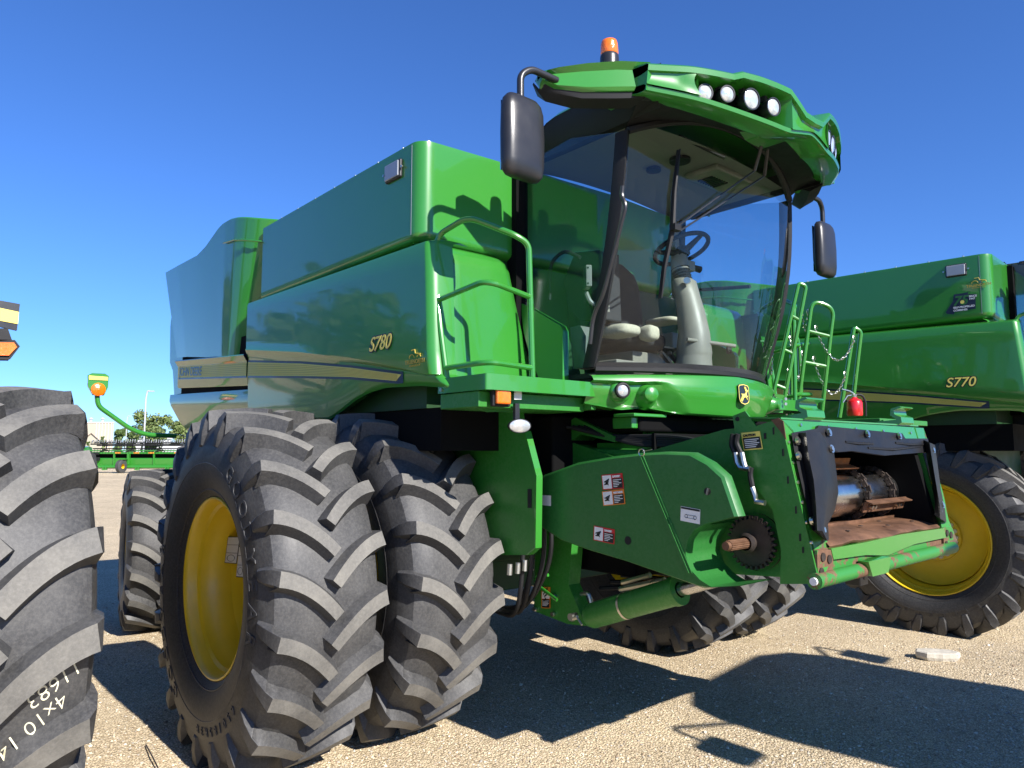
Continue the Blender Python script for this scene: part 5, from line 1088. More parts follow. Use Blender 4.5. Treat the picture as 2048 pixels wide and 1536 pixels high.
# ================================================================== the ground
def build_ground():
    m, nt, p = _mat('gravel'); co = ocoord(nt)
    def vor(scale, feat='F1'):
        v = nt.nodes.new('ShaderNodeTexVoronoi'); v.feature = feat; v.inputs['Scale'].default_value = scale; nt.links.new(co, v.inputs['Vector']); return v
    v1 = vor(62); v2 = vor(150); n = noise(nt, 1.1, 6, .65, co); n3 = noise(nt, .18, 4, .6, co)
    r1 = ramp(nt, v1.outputs['Color'], [(.0, (.30, .235, .15)), (.3, (.56, .465, .32)), (.7, (.76, .655, .47)), (1, (.95, .86, .67))])
    r2 = ramp(nt, v2.outputs['Color'], [(.0, (.32, .26, .18)), (.5, (.56, .47, .34)), (1, (.78, .69, .54))])
    mx = nt.nodes.new('ShaderNodeMix'); mx.data_type = 'RGBA'; mx.inputs['Factor'].default_value = .5
    nt.links.new(r1.outputs[0], mx.inputs[6]); nt.links.new(r2.outputs[0], mx.inputs[7])
    pr = ramp(nt, n.outputs[0], [(.3, (.86, .84, .81)), (.7, (1.12, 1.10, 1.05))])
    m2 = nt.nodes.new('ShaderNodeMix'); m2.data_type = 'RGBA'; m2.blend_type = 'MULTIPLY'; m2.inputs['Factor'].default_value = 1
    nt.links.new(mx.outputs[2], m2.inputs[6]); nt.links.new(pr.outputs[0], m2.inputs[7])
    # colour goes darker in the gaps between stones, and old wheel tracks vary the tone
    e1 = vor(62, 'DISTANCE_TO_EDGE'); ge = ramp(nt, e1.outputs['Distance'], [(0, (.40, .37, .33)), (.10, (.84, .83, .81)), (.28, (1.08, 1.07, 1.06))])
    m3_ = nt.nodes.new('ShaderNodeMix'); m3_.data_type = 'RGBA'; m3_.blend_type = 'MULTIPLY'; m3_.inputs['Factor'].default_value = 1; nt.links.new(m2.outputs[2], m3_.inputs[6]); nt.links.new(ge.outputs[0], m3_.inputs[7])
    tr = ramp(nt, n3.outputs[0], [(.38, (.98, .96, .93)), (.62, (1.16, 1.14, 1.09))]); m4_ = nt.nodes.new('ShaderNodeMix'); m4_.data_type = 'RGBA'; m4_.blend_type = 'MULTIPLY'; m4_.inputs['Factor'].default_value = 1
    nt.links.new(m3_.outputs[2], m4_.inputs[6]); nt.links.new(tr.outputs[0], m4_.inputs[7])
    nt.links.new(m4_.outputs[2], p.inputs['Base Color']); p.inputs['Roughness'].default_value = .95; p.inputs['Specular IOR Level'].default_value = .2
    h = nt.nodes.new('ShaderNodeMath'); h.operation = 'ADD'; nt.links.new(v1.outputs['Distance'], h.inputs[0])
    k = nt.nodes.new('ShaderNodeMath'); k.operation = 'MULTIPLY'; k.inputs[1].default_value = .5; nt.links.new(v2.outputs['Distance'], k.inputs[0]); nt.links.new(k.outputs[0], h.inputs[1])
    inv = nt.nodes.new('ShaderNodeMath'); inv.operation = 'MULTIPLY'; inv.inputs[1].default_value = -1; nt.links.new(h.outputs[0], inv.inputs[0])
    bump(nt, p, inv.outputs[0], .85, .010)
    M['gravel'] = m
    b = MB(); n_ = 140; random.seed(2)
    # fine undulating patch near the machines, flat sheet out to the horizon
    import mathutils
    x0, x1, y0, y1 = -16, 12, -8, 14; nx, ny = 150, 120
    def hz(x, y):
        e = min(x - x0, x1 - x, y - y0, y1 - y) / 2; e = max(0, min(1, e))
        return e * (.018 * mathutils.noise.noise(Vector((x * .7, y * .7, 0))) + .010 * mathutils.noise.noise(Vector((x * 2.6, y * 2.6, 3)))) - .012 * e
    vs = [(x0 + (x1 - x0) * i / nx, y0 + (y1 - y0) * j / ny) for j in range(ny + 1) for i in range(nx + 1)]
    b.add([(x, y, hz(x, y)) for x, y in vs], [(j * (nx + 1) + i, j * (nx + 1) + i + 1, (j + 1) * (nx + 1) + i + 1, (j + 1) * (nx + 1) + i) for j in range(ny) for i in range(nx)])
    B = 1500
    for a, c in (((-B, -B), (B, y0)), ((-B, y1), (B, B)), ((-B, y0), (x0, y1)), ((x1, y0), (B, y1))):
        b.add([(a[0], a[1], 0), (c[0], a[1], 0), (c[0], c[1], 0), (a[0], c[1], 0)], [(0, 1, 2, 3)])
    g = b.build('ground', 'gravel', None, smooth=60, recalc=False); tag(g, 'tan crushed gravel yard under the machines', 'ground', kind='structure')
    # loose pebbles
    cols = [('pebble_tan', (.46, .37, .26)), ('pebble_grey', (.40, .36, .30)), ('pebble_pale', (.66, .59, .46)), ('pebble_brown', (.28, .20, .13))]
    for nme, c in cols: M[nme] = simple(nme, c, .9, var=.25, scale=40)
    st = MB(); rnd = random.Random(5); ico = bmesh.new(); bmesh.ops.create_icosphere(ico, subdivisions=1, radius=1); iv = [v.co.copy() for v in ico.verts]; fi = [tuple(v.index for v in f.verts) for f in ico.faces]; ico.free()
    cnt = 0
    while cnt < 42000:
        # density falls with the distance from the camera
        D = 2.6 + 7.5 * rnd.random() ** 1.7; px = rnd.uniform(-200, 2248); l = (px - 1024) / F * D
        q = CAM + vf * D + RT * l
        if D > 9: continue
        r = rnd.choice((.004, .004, .005, .006, .007, .009)) * rnd.uniform(.7, 1.15)
        if rnd.random() < .006: r *= 1.9
        e = (rnd.uniform(.8, 1.4), rnd.uniform(.7, 1.2), rnd.uniform(.45, .8)); a = rnd.uniform(0, 6.28); ca, sa = math.cos(a), math.sin(a)
        z = hz(q.x, q.y) + r * .18
        vs = []
        for v in iv:
            k_ = 1 + rnd.uniform(-.18, .18); x, y, zz = v.x * e[0] * r * k_, v.y * e[1] * r * k_, v.z * e[2] * r * k_
            vs.append((q.x + x * ca - y * sa, q.y + x * sa + y * ca, z + zz))
        st.add(vs, fi, rnd.choice((0, 0, 0, 1, 1, 2, 2, 3))); cnt += 1
    ps = st.build('pebbles', [c[0] for c in cols], None, smooth=0, recalc=False); tag(ps, 'loose pebbles strewn over the tan gravel yard', 'pebbles', kind='stuff')
    # pale broken slab of concrete lying on the gravel
    b = MB(); c = at(1872, 1306, z=.04); rnd = random.Random(3)
    prof = [(-.17, -.02), (-.10, -.09), (.02, -.10), (.15, -.07), (.19, .0), (.12, .07), (-.02, .08), (-.14, .06)]
    rt = Matrix.Rotation(R(38), 3, 'Z')
    b.loft([[rt @ Vector((x * f, y * f, z)) + c for x, y in prof] for z, f in ((-.045, .92), (-.02, 1.0), (.012, .98), (.02, .90))], 0, closed_ring=True, caps=True)
    M['stone'] = simple('broken_concrete', (.50, .46, .38), .95, var=.25, scale=14, bmp=.5, bscale=60)
    o = b.build('stone', 'stone', None, smooth=0); tag(o, 'flat pale broken stone lying alone on the gravel', 'stone')
    # dry grass tuft and twig
    M['straw'] = simple('dry_grass', (.45, .37, .22), .9, var=.2)
    b = MB(); c = at(1480, 1268, z=0)
    for i in range(60):
        a = rnd.uniform(0, 6.28); l = rnd.uniform(.06, .22); p0 = c + Vector((rnd.gauss(0, .10), rnd.gauss(0, .06), .004)); p1 = p0 + Vector((math.cos(a) * l * .6, math.sin(a) * l * .6, l * rnd.uniform(.1, .5))); p2 = p1 + Vector((math.cos(a + .6) * l * .5, math.sin(a + .6) * l * .5, -l * rnd.uniform(.0, .3)))
        b.tube([p0, p1, p2], .0016, 3, caps=False)
    o = b.build('dry_grass', 'straw', None); tag(o, 'wisp of dry straw on gravel beside the far front tyres', 'dry grass', kind='stuff')
    b = MB(); p0, p1, p2 = at(292, 1490, z=.01), at(304, 1512, z=.02), at(316, 1536, z=.01); b.tube([p0, p1, p2], .004, 5)
    o = b.build('twig', 'iron', None); tag(o, 'thin dark twig on sunlit gravel at the lower left', 'twig')
# ================================================================== tractor
def tractor(label, loc, rz, articulated=False):
    root = empty('tractor', label, 'tractor', loc, rz, 'tractors parked beside the combines')
    cx = -2.2 if articulated else 0; hx = -1.9 if articulated else 0
    b = MB(); b.prism([(x + hx, -.46, z) for x, z in ((.4, 1.1), (.4, 1.75), (1.2, 1.95), (2.6, 1.85), (3.05, 1.6), (3.1, 1.1), (3.0, .85), (.6, .85))], (0, .92, 0)); b.build('hood', 'green', root, bevel=.06, seg=3)
    b = MB(); b.box((-.6 if not articulated else -3.6, -.40, .6), (2.9 if not articulated else 1.0, .40, 1.15)); b.lathe([(-1.5, .14), (1.5, .14)] if not articulated else [(-.6, .14), (1.2, .14)], (0, 0, 1.0), (0, 1, 0), 20); b.build('chassis', 'green_dark', root, bevel=.02)
    g = bpy.data.objects.new('cab', None); COL.objects.link(g); g.parent = root; g.location = (cx, 0, 0)
    b = MB(); b.box((-.65, -.74, 1.35), (.75, .74, 1.60)); b.build('cab_base', 'green', g, bevel=.03)
    b = MB()
    for x, y in ((-.62, -.74), (-.62, .68), (.72, -.74), (.72, .68)): b.box((x - .04, y, 1.6), (x + .04, y + .06, 3.1))
    b.build('cab_pillars', 'black_sat', g, bevel=.01)
    b = MB(); b.box((-.60, -.72, 1.62), (-.59, .72, 3.08)); b.box((.71, -.72, 1.62), (.72, .72, 3.08)); b.box((-.58, -.725, 1.62), (.70, -.715, 3.08)); b.box((-.58, .715, 1.62), (.70, .725, 3.08)); b.build('cab_windows', 'glass_side', g, smooth=0)
    b = MB(); hw = .75 if articulated else 1.02; rp = [(-.85, -hw + .45), (-.68, -hw + .12), (-.4, -hw), (.95, -hw), (.95, hw), (-.4, hw), (-.68, hw - .12), (-.85, hw - .45)]; b.prism([(x, y, 3.08) for x, y in rp], (0, 0, .22)); b.build('cab_roof', 'green', g, bevel=.06, seg=3)
    b = MB(); b.box((-.3, -.28, 1.6), (.1, .28, 1.95)); b.box((-.4, -.26, 1.9), (-.25, .26, 2.7)); b.build('seat', 'char', g, bevel=.05, seg=3)
    if not articulated:
        for s in (-1, 1):
            b = MB(); b.tube(smooth_path([(-.7, s * .90, 3.0), (-1.05, s * 1.33, 2.98), (-1.05, s * 1.33, 2.78)], .08), .018, 8); mo = b.build('mirror', 'black_sat', g)
            b = MB(); b.box((-1.10, s * 1.33 - .13, 2.55), (-1.0, s * 1.33 + .13, 2.80)); b.build('mirror_housing', 'black_sat', mo, bevel=.045, seg=4)
            b = MB(); prof = [(1.18 * math.cos(a), 1.02 + 1.18 * math.sin(a)) for a in [R(20 + 140 * i / 14) for i in range(15)]]
            b.loft([[Vector((x, s * y, z)) for x, z in prof] for y in (.62, 1.30)], 0); b.loft([[Vector((x, s * 1.30, z)) for x, z in prof], [Vector((x * .93, s * 1.31, 1.02 + (z - 1.02) * .93)) for x, z in prof]], 0); b.build('fender', 'green', root, smooth=40)
            wheel(root, (0, s * 1.02, 1.0), 'tractor', 0, s); wheel(root, (2.6, s * .95, .775), 'rear', 0, s)
    else:
        for x in (0, -3.3):
            for s in (-1, 1): wheel(root, (x, s * 1.22, 1.02), 'tractor', .05, s)
    return root
# ================================================================== background
def tree(name, label, loc, h, w, mat, seed=0, group=None, leaf=.12, n=2600, trunkh=.3):
    root = empty(name, label, 'tree', loc, 0, group); rnd = random.Random(seed)
    t = MB(); t.tube([(0, 0, -.1), (rnd.uniform(-.1, .1), rnd.uniform(-.1, .1), h * .3), (rnd.uniform(-.3, .3), rnd.uniform(-.3, .3), h * .62)], [w * .045, w * .035, w * .015], 8)
    lobes = []
    for i in range(16):
        a = rnd.uniform(0, 6.28); rr = rnd.uniform(.1, .38) * w; z = h * rnd.uniform(trunkh + .1, .9); k = 1 - abs(z / h - .6) * 1.2
        c = Vector((math.cos(a) * rr * k, math.sin(a) * rr * k, z)); lobes.append((c, w * rnd.uniform(.10, .2)))
        t.tube([(0, 0, h * rnd.uniform(.2, .4)), tuple(c * .6 + Vector((0, 0, h * .12))), tuple(c)], [w * .018, w * .01, w * .004], 5)
    t.build('trunk', 'bark', root)
    c_ = MB()
    for i in range(n):
        c, r = rnd.choice(lobes); d = Vector((rnd.gauss(0, 1), rnd.gauss(0, 1), rnd.gauss(0, .8))).normalized() * r * rnd.uniform(.4, 1.15); p = c + d
        u = Vector((rnd.gauss(0, 1), rnd.gauss(0, 1), rnd.gauss(0, 1))).normalized(); v = u.cross(Vector((rnd.gauss(0, 1), rnd.gauss(0, 1), rnd.gauss(0, 1)))).normalized(); s = leaf * rnd.uniform(.6, 1.4)
        c_.add([p - u * s, p + v * s * .6, p + u * s, p - v * s * .6], [(0, 1, 2, 3)], rnd.choice((0, 0, 1)))
    c_.build('crown', mat, root, smooth=0, recalc=False); return root
def far(px, D, z=0):
    q = CAM + vf * D + RT * ((px - 1024) / F * D); return Vector((q.x, q.y, z))
def zat(py, D):        # height seen at image row py at distance D
    return CAM.z + D * ((768 - py) / F * math.cos(PIT) + math.sin(PIT)) / (math.cos(PIT) - (768 - py) / F * math.sin(PIT))
def background():
    for nme, c in (('leaf_a', (.10, .15, .035)), ('leaf_b', (.16, .20, .06)), ('leaf_c', (.045, .085, .02)), ('leaf_d', (.07, .11, .03))): M[nme] = simple(nme, c, .7, var=.25, scale=1)
    M['bark'] = simple('bark', (.10, .08, .06), .9, var=.3)
    M['cladding'] = simple('tan_cladding', (.52, .45, .34), .8, var=.05, scale=.4); M['white_wall'] = simple('white_wall', (.72, .70, .66), .7, var=.04)
    M['roof_br'] = simple('brown_roof', (.20, .13, .09), .8); M['pole'] = simple('grey_pole', (.45, .46, .47), .5); M['win'] = simple('dark_window', (.03, .035, .04), .2, coat=.5)
    M['grass'] = simple('mown_grass', (.11, .15, .04), .9, var=.3, scale=.6)
    gr = MB(); 
    gr.add([far(-2500, 74, .02), far(3500, 74, .02), far(3500, 240, .02), far(-2500, 240, .02)], [(0, 1, 2, 3)]); g = gr.build('grass_verge', 'grass', None, smooth=0); tag(g, 'green grass verge beyond the gravel yard', 'grass', kind='structure')
    # warehouse at the left with ribs and roof vents
    D = 260; a, e = far(150, D), far(228, D); u = (e - a); n = (a - CAM); n.z = 0; n.normalize()
    rt = empty('warehouse', 'tan flat-roofed warehouse far off between the big tyre and marker lamp', 'building', a)
    H = zat(846, D); b = MB(); b.prism([Vector((0, 0, 0)), u, u + n * 25, n * 25], (0, 0, H)); wl = b.build('wall', 'cladding', rt, smooth=0)
    b = MB()
    for k in (.55, .62, .7, .78, .86, .94): b.prism([u * k - n * .25, u * (k + .012) - n * .25, u * (k + .012), u * k], (0, 0, H))
    b.build('wall_ribs', 'white_wall', rt, smooth=0)
    b = MB(); b.prism([u * -.02 - n * .2, u * 1.01 - n * .2, u * 1.01 + n * 25, u * -.02 + n * 25], (0, 0, .35)); b.v = [(x, y, z + H) for x, y, z in b.v]; rf = b.build('roof', 'white_wall', rt, smooth=0)
    b = MB()
    for k in (.2, .42, .72): c = u * k + n * 4 + Vector((0, 0, H + .3)); b.cut(); b.lathe([(0, .4), (1.0, .4), (1.3, .9), (1.8, .2)], c, (0, 0, 1), 10)
    b.build_each('roof_vent', 'pole', rf, smooth=0)
    # small gabled house in front of it
    D = 235; a, e = far(165, D), far(203, D); u = e - a; n = (a - CAM); n.z = 0; n.normalize(); b = MB(); rt = empty('house', 'small brown-roofed gabled house in front of the tan warehouse', 'building', a); H = zat(882, D); R_ = zat(867, D)
    b.prism([Vector((0, 0, 0)), u, u + Vector((0, 0, H)), u * .5 + Vector((0, 0, R_ - .15)), Vector((0, 0, H))], n * 7); b.build('wall', 'cladding', rt, smooth=0)
    b = MB()
    for s0, s1 in ((-.08, .5), (1.08, .5)): p0 = u * s0 + Vector((0, 0, H - .6)) - n * .4; p1 = u * s1 + Vector((0, 0, R_)) - n * .4; b.prism([p0, p1, p1 + Vector((0, 0, .2)), p0 + Vector((0, 0, .2))], n * 8)
    b.build('roof', 'roof_br', rt, smooth=0)
    b = MB()
    for k in (.42,): p = u * k + Vector((0, 0, 1)) - n * .03; b.prism([p, p + u * .15, p + u * .15 + Vector((0, 0, 1.6)), p + Vector((0, 0, 1.6))], n * .02)
    b.build('window', 'win', rt, smooth=0)
    # low white shed behind the combine
    D = 240; a, e = far(262, D), far(345, D); u = e - a; n = (a - CAM); n.z = 0; n.normalize(); rt = empty('shed', 'low white shed roof behind the header between tree and tail', 'building', a); H = zat(874, D)
    b = MB(); b.prism([Vector((0, 0, 0)), u, u + n * 9, n * 9], (0, 0, H - .6)); b.build('wall', 'white_wall', rt, smooth=0); b = MB(); b.prism([-n * .5 - u * .02, u * 1.02 - n * .5, u * 1.02 + n * 9.5, n * 9.5 - u * .02], (0, 0, .4)); b.v = [(x, y, z + H - .6) for x, y, z in b.v]; b.build('roof', 'white_wall', rt, smooth=0)
    # trees
    def T(px, D, ytop, wpx, lab, seed, mats, n=2600, leaf=.16, grp='trees beyond the yard'):
        h = zat(ytop, D); tree('broadleaf_tree', lab, far(px, D), h, wpx / F * D, mats, seed, grp, leaf, n, .05)
    T(303, 110, 818, 92, 'light green open-crowned tree right of the tall lamp post', 1, ['leaf_b', 'leaf_a'], 5200, .22)
    T(362, 120, 838, 60, 'light green tree half hidden behind the combine tail', 2, ['leaf_b', 'leaf_a'], 3000, .22)
    T(243, 190, 855, 34, 'darker rounded tree just right of the warehouse', 3, ['leaf_a', 'leaf_d'], 2600, .36)
    T(262, 200, 862, 34, 'dark low tree behind the marker lamp arm', 4, ['leaf_d', 'leaf_a'], 2600, .36)
    T(178, 150, 876, 10, 'tiny young tree at the left end of the house', 5, ['leaf_b', 'leaf_a'], 500, .2)
    T(208, 150, 870, 14, 'small young tree at the right end of the house', 6, ['leaf_b', 'leaf_a'], 600, .2)
    # trees behind the photographer, mirrored in the polished doors
    for x, y, h, w_, lab, sd in ((-41, -24, 12.5, 17, 'broad dark shade tree far off behind the photographer', 11), (-24, -42, 12, 11, 'round shade tree behind the photographer to the left', 12), (-6, -58, 12, 12, 'tallest shade tree behind the photographer', 13), (14, -52, 9, 9, 'small shade tree behind the photographer to the right', 14)):
        tree('broadleaf_tree', lab, (x, y, 0), h, w_, ['leaf_c', 'leaf_d'], sd, 'shade trees behind the photographer', .6, 6000, .02)
    # lamp posts
    for px, D, yt, lab, hd in ((290, 100, 782, 'tall curved grey street lamp in front of the light green tree', 7), (254, 170, 832, 'smaller distant street lamp left of the tall one', 5)):
        a = far(px, D); H = zat(yt, D); hd_ = hd / F * D; o = empty('street_lamp', lab, 'street lamp', a, 0, 'street lamps along the far road')
        b = MB(); b.tube(smooth_path([(0, 0, 0), (0, 0, H * .9), tuple(RT * hd_ * .4 + Vector((0, 0, H))), tuple(RT * hd_ + Vector((0, 0, H)))], H * .08), .11, 8); b.build('pole', 'pole', o); b = MB(); c = RT * (hd_ + .25) + Vector((0, 0, H - .03)); b.obox(c, RT, vf, (0, 0, 1), (.35, .14, .07)); b.build('lamp_head', 'pole', o)
    # parked vehicles far behind
    def car(px, D, lab, mat, w=4.6, h=1.5, van=False):
        a = far(px, D); rt = empty('parked_car', lab, 'car', a, math.atan2(RT.y, RT.x)); b = MB()
        if van: b.prism([(x, -.95, z) for x, z in ((-2.6, .35), (2.6, .35), (2.6, 1.2), (2.0, 1.4), (1.6, 2.3), (-2.6, 2.35))], (0, 1.9, 0))
        else: b.prism([(x, -.85, z) for x, z in ((-2.2, .35), (2.2, .35), (2.2, .85), (1.3, .95), (.7, 1.45), (-1.1, 1.45), (-1.7, .95), (-2.2, .9))], (0, 1.7, 0))
        b.build('body', mat, rt, bevel=.08, seg=2); b = MB(); b.prism([(x, -.97 if van else -.87, z) for x, z in (((-.5, 1.4), (1.7, 1.4), (1.4, 2.1), (-.5, 2.1)) if van else ((-1.5, 1.0), (1.1, 1.0), (.6, 1.38), (-1.05, 1.38)))], (0, .03, 0)); b.build('windows', 'win', rt, smooth=0)
        for x in (-1.4, 1.4): b = MB(); b.lathe([(-.98 if van else -.88, .0), (-.98 if van else -.88, .33), (-.6, .33)], (x, 0, .33), (0, 1, 0), 16); b.build('wheel', 'black', rt)
    M['car_red'] = paint('red_car_paint', (.5, .03, .02)); M['car_white'] = paint('white_car_paint', (.7, .7, .7))
    car(172, 80, 'red car behind the left end of the draper header', 'car_red'); car(352, 84, 'red car glimpsed under the combine tail', 'car_red'); car(398, 76, 'white van glimpsed behind the rear fender', 'car_white', van=True)
def header():
    """draper header with its reel, seen end to end behind the machines"""
    D = 60; a = far(172, D); rz = math.atan2(RT.y, RT.x) ; L = 8.2
    rt = empty('harvester_header', 'wide green draper header with black finger reel parked on gravel far behind', 'header', a, rz); rt.scale = (1.5, 1.5, 1.62)
    # local: x along its width, -y towards the camera
    b = MB(); b.prism([(.3, y, z) for y, z in ((.30, .30), (.05, .34), (.02, .70), (.10, .74), (.34, .74))], (L - .3, 0, 0)); b.tube([(.9, -.12, .30), (L, -.12, .30)], .085, 12); fr = b.build('back_frame', 'green', rt, bevel=.01)
    b = MB(); b.box((.3, .30, .72), (L, .36, .98)); b.build('shadow_band', 'void', rt, smooth=0)  # shade under the top beam drawn as a near-black box
    b = MB(); b.box((.3, -.04, .94), (L, .14, 1.04)); b.tube([(.3, -.05, 1.10), (L, -.05, 1.10)], .035, 8); b.build('top_beam', 'green', rt, bevel=.012)
    b = MB()
    for x in (1.6, 3.75, 5.35, 6.75): b.cut(); b.box((x, -.04, .30), (x + .07, .06, 1.0))
    b.build_each('frame_rib', 'green', rt, bevel=.005)
    b = MB()
    for x in (1.15, 2.9, 4.5, 6.1): b.cut(); b.box((x, -.30, .14), (x + .22, -.10, .20)); b.box((x + .02, -.26, .18), (x + .07, -.12, .30)); b.box((x + .15, -.26, .18), (x + .20, -.12, .30))
    b.build_each('skid_shoe', 'green', rt, bevel=.006)
    b = MB(); b.prism([(-.1, y, z) for y, z in ((-1.2, .25), (-1.2, .8), (-.5, 1.25), (-.1, 1.32), (.2, 1.25), (.2, .25))], (.42, 0, 0)); b.build('end_divider', 'green', rt, bevel=.06, seg=3)
    b = MB(); b.box((.45, -.15, .60), (.90, -.02, .78)); b.tube([(.45, -.1, .95), (.85, -.1, .95)], .07, 10); b.build('drive_box', 'black', rt, bevel=.02)
    b = MB(); b.box((5.45, -.10, .48), (6.65, -.02, .93)); cpn = b.build('cover_panel', 'green', rt, bevel=.02)
    b = MB(); b.disc((6.3, -.105, .72), (0, -1, 0), .15, 18, thick=.03); b.build('pulley', 'black', cpn)
    b = MB(); b.box((5.65, -.108, .75), (6.0, -.102, .83)); b.build('sticker', 'white_dec', cpn, smooth=0)
    b = MB()
    for y, z in ((-.30, 1.42), (.05, 1.50), (.30, 1.36), (-.05, 1.20)): b.tube([(.5, y, z), (L, y, z)], .030, 6)
    for x in (1.2, 2.6, 4.2, 5.7, 7.2):
        for y, z in ((-.30, 1.42), (.05, 1.50), (.30, 1.36), (-.05, 1.20)): b.tube([(x, 0, 1.33), (x, y, z)], .028, 5)
        b.tube([(x - .3, -.08, 1.06), (x - .1, -.1, 1.13), (x + .1, -.1, 1.13), (x + .2, -.08, 1.06)], .03, 6)
    for i in range(96):
        x = .55 + i * (L - .6) / 96; k = .03 * math.sin(i * 2.1)
        b.tube([(x, -.30, 1.42), (x + .02, -.36, 1.52 + k), (x + .05, -.33, 1.60 + k)], .013, 4)
        if i % 2: b.tube([(x, -.05, 1.20), (x - .03, -.12, 1.10), (x, -.14, 1.04)], .013, 4)
    b.build('reel', 'black', rt)
    b = MB(); rnd = random.Random(4)
    for i in range(60):
        x = .58 + i * (L - .6) / 60; h_ = rnd.uniform(.10, .17); b.prism([(x, -.34, 1.50), (x + .05, -.34, 1.50), (x + .065, -.34, 1.50 + h_), (x + .03, -.34, 1.53 + h_)], (0, .01, 0))
    b.build('reel_finger_row', 'grey_pl', rt, smooth=0)
    b = MB()
    for x in (1.7, 2.7, 3.5, 4.9, 6.0, 7.1): b.cut(); b.box((x, -.049, .965), (x + .30, -.042, 1.02))
    b.build_each('reflector', 'or_dec', rt, smooth=0)
    w_ = bpy.data.objects.new('wheel', None); COL.objects.link(w_); w_.parent = rt
    b = MB(); b.lathe([(-.12, .12), (-.13, .25), (-.1, .32), (.1, .32), (.13, .25), (.12, .12)], (2.30, -.5, .33), (.97, -.25, 0), 24); b.build('tyre', 'rub', w_); b = MB(); b.lathe([(-.10, 0), (-.11, .15), (.10, .15)], (2.30, -.5, .33), (.97, -.25, 0), 20); b.build('rim', 'yellow', w_)
    b = MB(); b.box((2.15, -.6, .66), (2.5, .0, .72)); b.box((2.42, -.2, .40), (2.52, .0, .95)); b.build('wheel_bracket', 'green', rt, bevel=.01)
def extinguisher():
    c = at(1710, 832, d=5.45); rt = empty('fire_extinguisher', 'red fire extinguisher standing beside the ladder rails', 'extinguisher', c)
    b = MB(); b.lathe([(0, 0), (0, .05), (.01, .055), (.10, .055), (.12, .045), (.13, .022), (.14, .018)], (0, 0, 0), (0, 0, 1), 28); b.build('cylinder', 'red_pt', rt, smooth=50)
    b = MB(); b.lathe([(.135, .018), (.16, .02), (.165, 0)], (0, 0, 0), (0, 0, 1), 16); b.tube([tuple(-RT * .09 + Vector((0, 0, .20))), tuple(-RT * .03 + Vector((0, 0, .185))), (0, 0, .165)], .006, 6); b.tube([tuple(-RT * .085 + Vector((0, 0, .10))), tuple(-RT * .05 + Vector((0, 0, .15))), (0, 0, .158)], .006, 6); b.build('valve_handle', 'zinc', rt)
    b = MB(); b.tube(smooth_path([(0, 0, .155), tuple(RT * .06 + Vector((0, 0, .16))), tuple(RT * .085 + Vector((0, 0, .10))), tuple(RT * .08 + Vector((0, 0, .0)))], .05), .008, 8); b.build('hose', 'black', rt)
# ================================================================== assemble
build_ground(); background(); header()
main = combine('largest green combine, in the centre, with dual front tyres and open feeder mouth', spin=.03)
second = combine('green combine behind on the right with anniversary badge and single front tyres', (1.21, 5.37, 0), R(5), 'S770', full=False, singles=True, spin=.2)
# badges on the second combine's tank
dealer_mark(main, (.93, 2.235), -1.806, .033)
dealer_mark(second, (.72, 3.295), -1.7165, .034)
def anniversary(root):
    y = -1.7165; b = MB(); b.prism([(x, y + .001, z) for x, z in ((.44, 3.068), (.50, 3.055), (.51, 3.075), (.685, 3.085), (.69, 3.225), (.63, 3.23), (.63, 3.25), (.51, 3.245), (.50, 3.185), (.435, 3.085))], (0, -.001, 0)); o = b.build('anniversary_badge', 'navy_dec', root, smooth=0)
    text('badge_numeral', '75', .125, (.495, y - .002, 3.137), (1, 0, 0), (0, 0, 1), 'green_plastic', o, .001, .3, bold=.003); b = MB(); b.disc((.578, y - .003, 3.163), (0, -1, 0), .017, 18, thick=.001); b.build('badge_dot', 'yel_dec', o)
    for s, z, h in (('SINCE', 3.2, .024), ('1947', 3.176, .024)): text('badge_lettering', s, h, (.635, y - .002, z), (1, 0, 0), (0, 0, 1), 'white_dec', o, .001, bold=.0008)
    for s, z, h in (('SELF-PROPELLED', 3.108, .024), ('COMBINES', 3.080, .024)): text('badge_lettering', s, h, (.50, y - .002, z), (1, 0, 0), (0, 0, 1), 'white_dec', o, .001, bold=.0008)
anniversary(second)
extinguisher()
left = tractor('tractor at the left edge whose big chalk-marked tyre fills the corner', (.03, -4.90, 0), 0, True)
opp = tractor('tractor outside the right of the view that shades the gravel', (6.62, 1.40, 0), R(8))
def left_details(root):
    wl = [c for c in root.children if c.name.startswith('wheel')][1]
    # fender extremity: black arm, yellow reflector plate, amber lamp (local to the tractor)
    L = lambda px, py, x=.10: at(px, py, x=x) - Vector(root.location)
    b = MB(); b.prism([L(-60, 590), L(40, 608), L(34, 661), L(-60, 640)], (-.02, 0, 0)); p = b.build('reflector_plate', 'black_sat', root, bevel=.006)
    b = MB(); b.prism([L(-60, 603, .104), L(38, 624, .104), L(36, 648, .104), L(-60, 630, .104)], (-.003, 0, 0)); b.build('reflector', 'yel_dec', p, smooth=0)
    b = MB(); b.prism([L(-30, 655), L(16, 657), L(24, 680), L(-30, 684)], (-.05, 0, 0)); b.build('lamp_bracket', 'black', root, bevel=.01)
    b = MB(); b.prism([L(-40, 678), L(30, 680), L(40, 693), L(20, 719), L(-40, 718)], (-.07, 0, 0)); a = b.build('fender_lamp', 'black', root, bevel=.008)
    b = MB(); b.prism([L(-40, 684, .112), L(28, 685, .112), L(34, 694, .112), L(18, 711, .112), L(-40, 710, .112)], (-.01, 0, 0)); b.build('amber_lens', 'orange_lens', a, bevel=.004)
left_details(left)
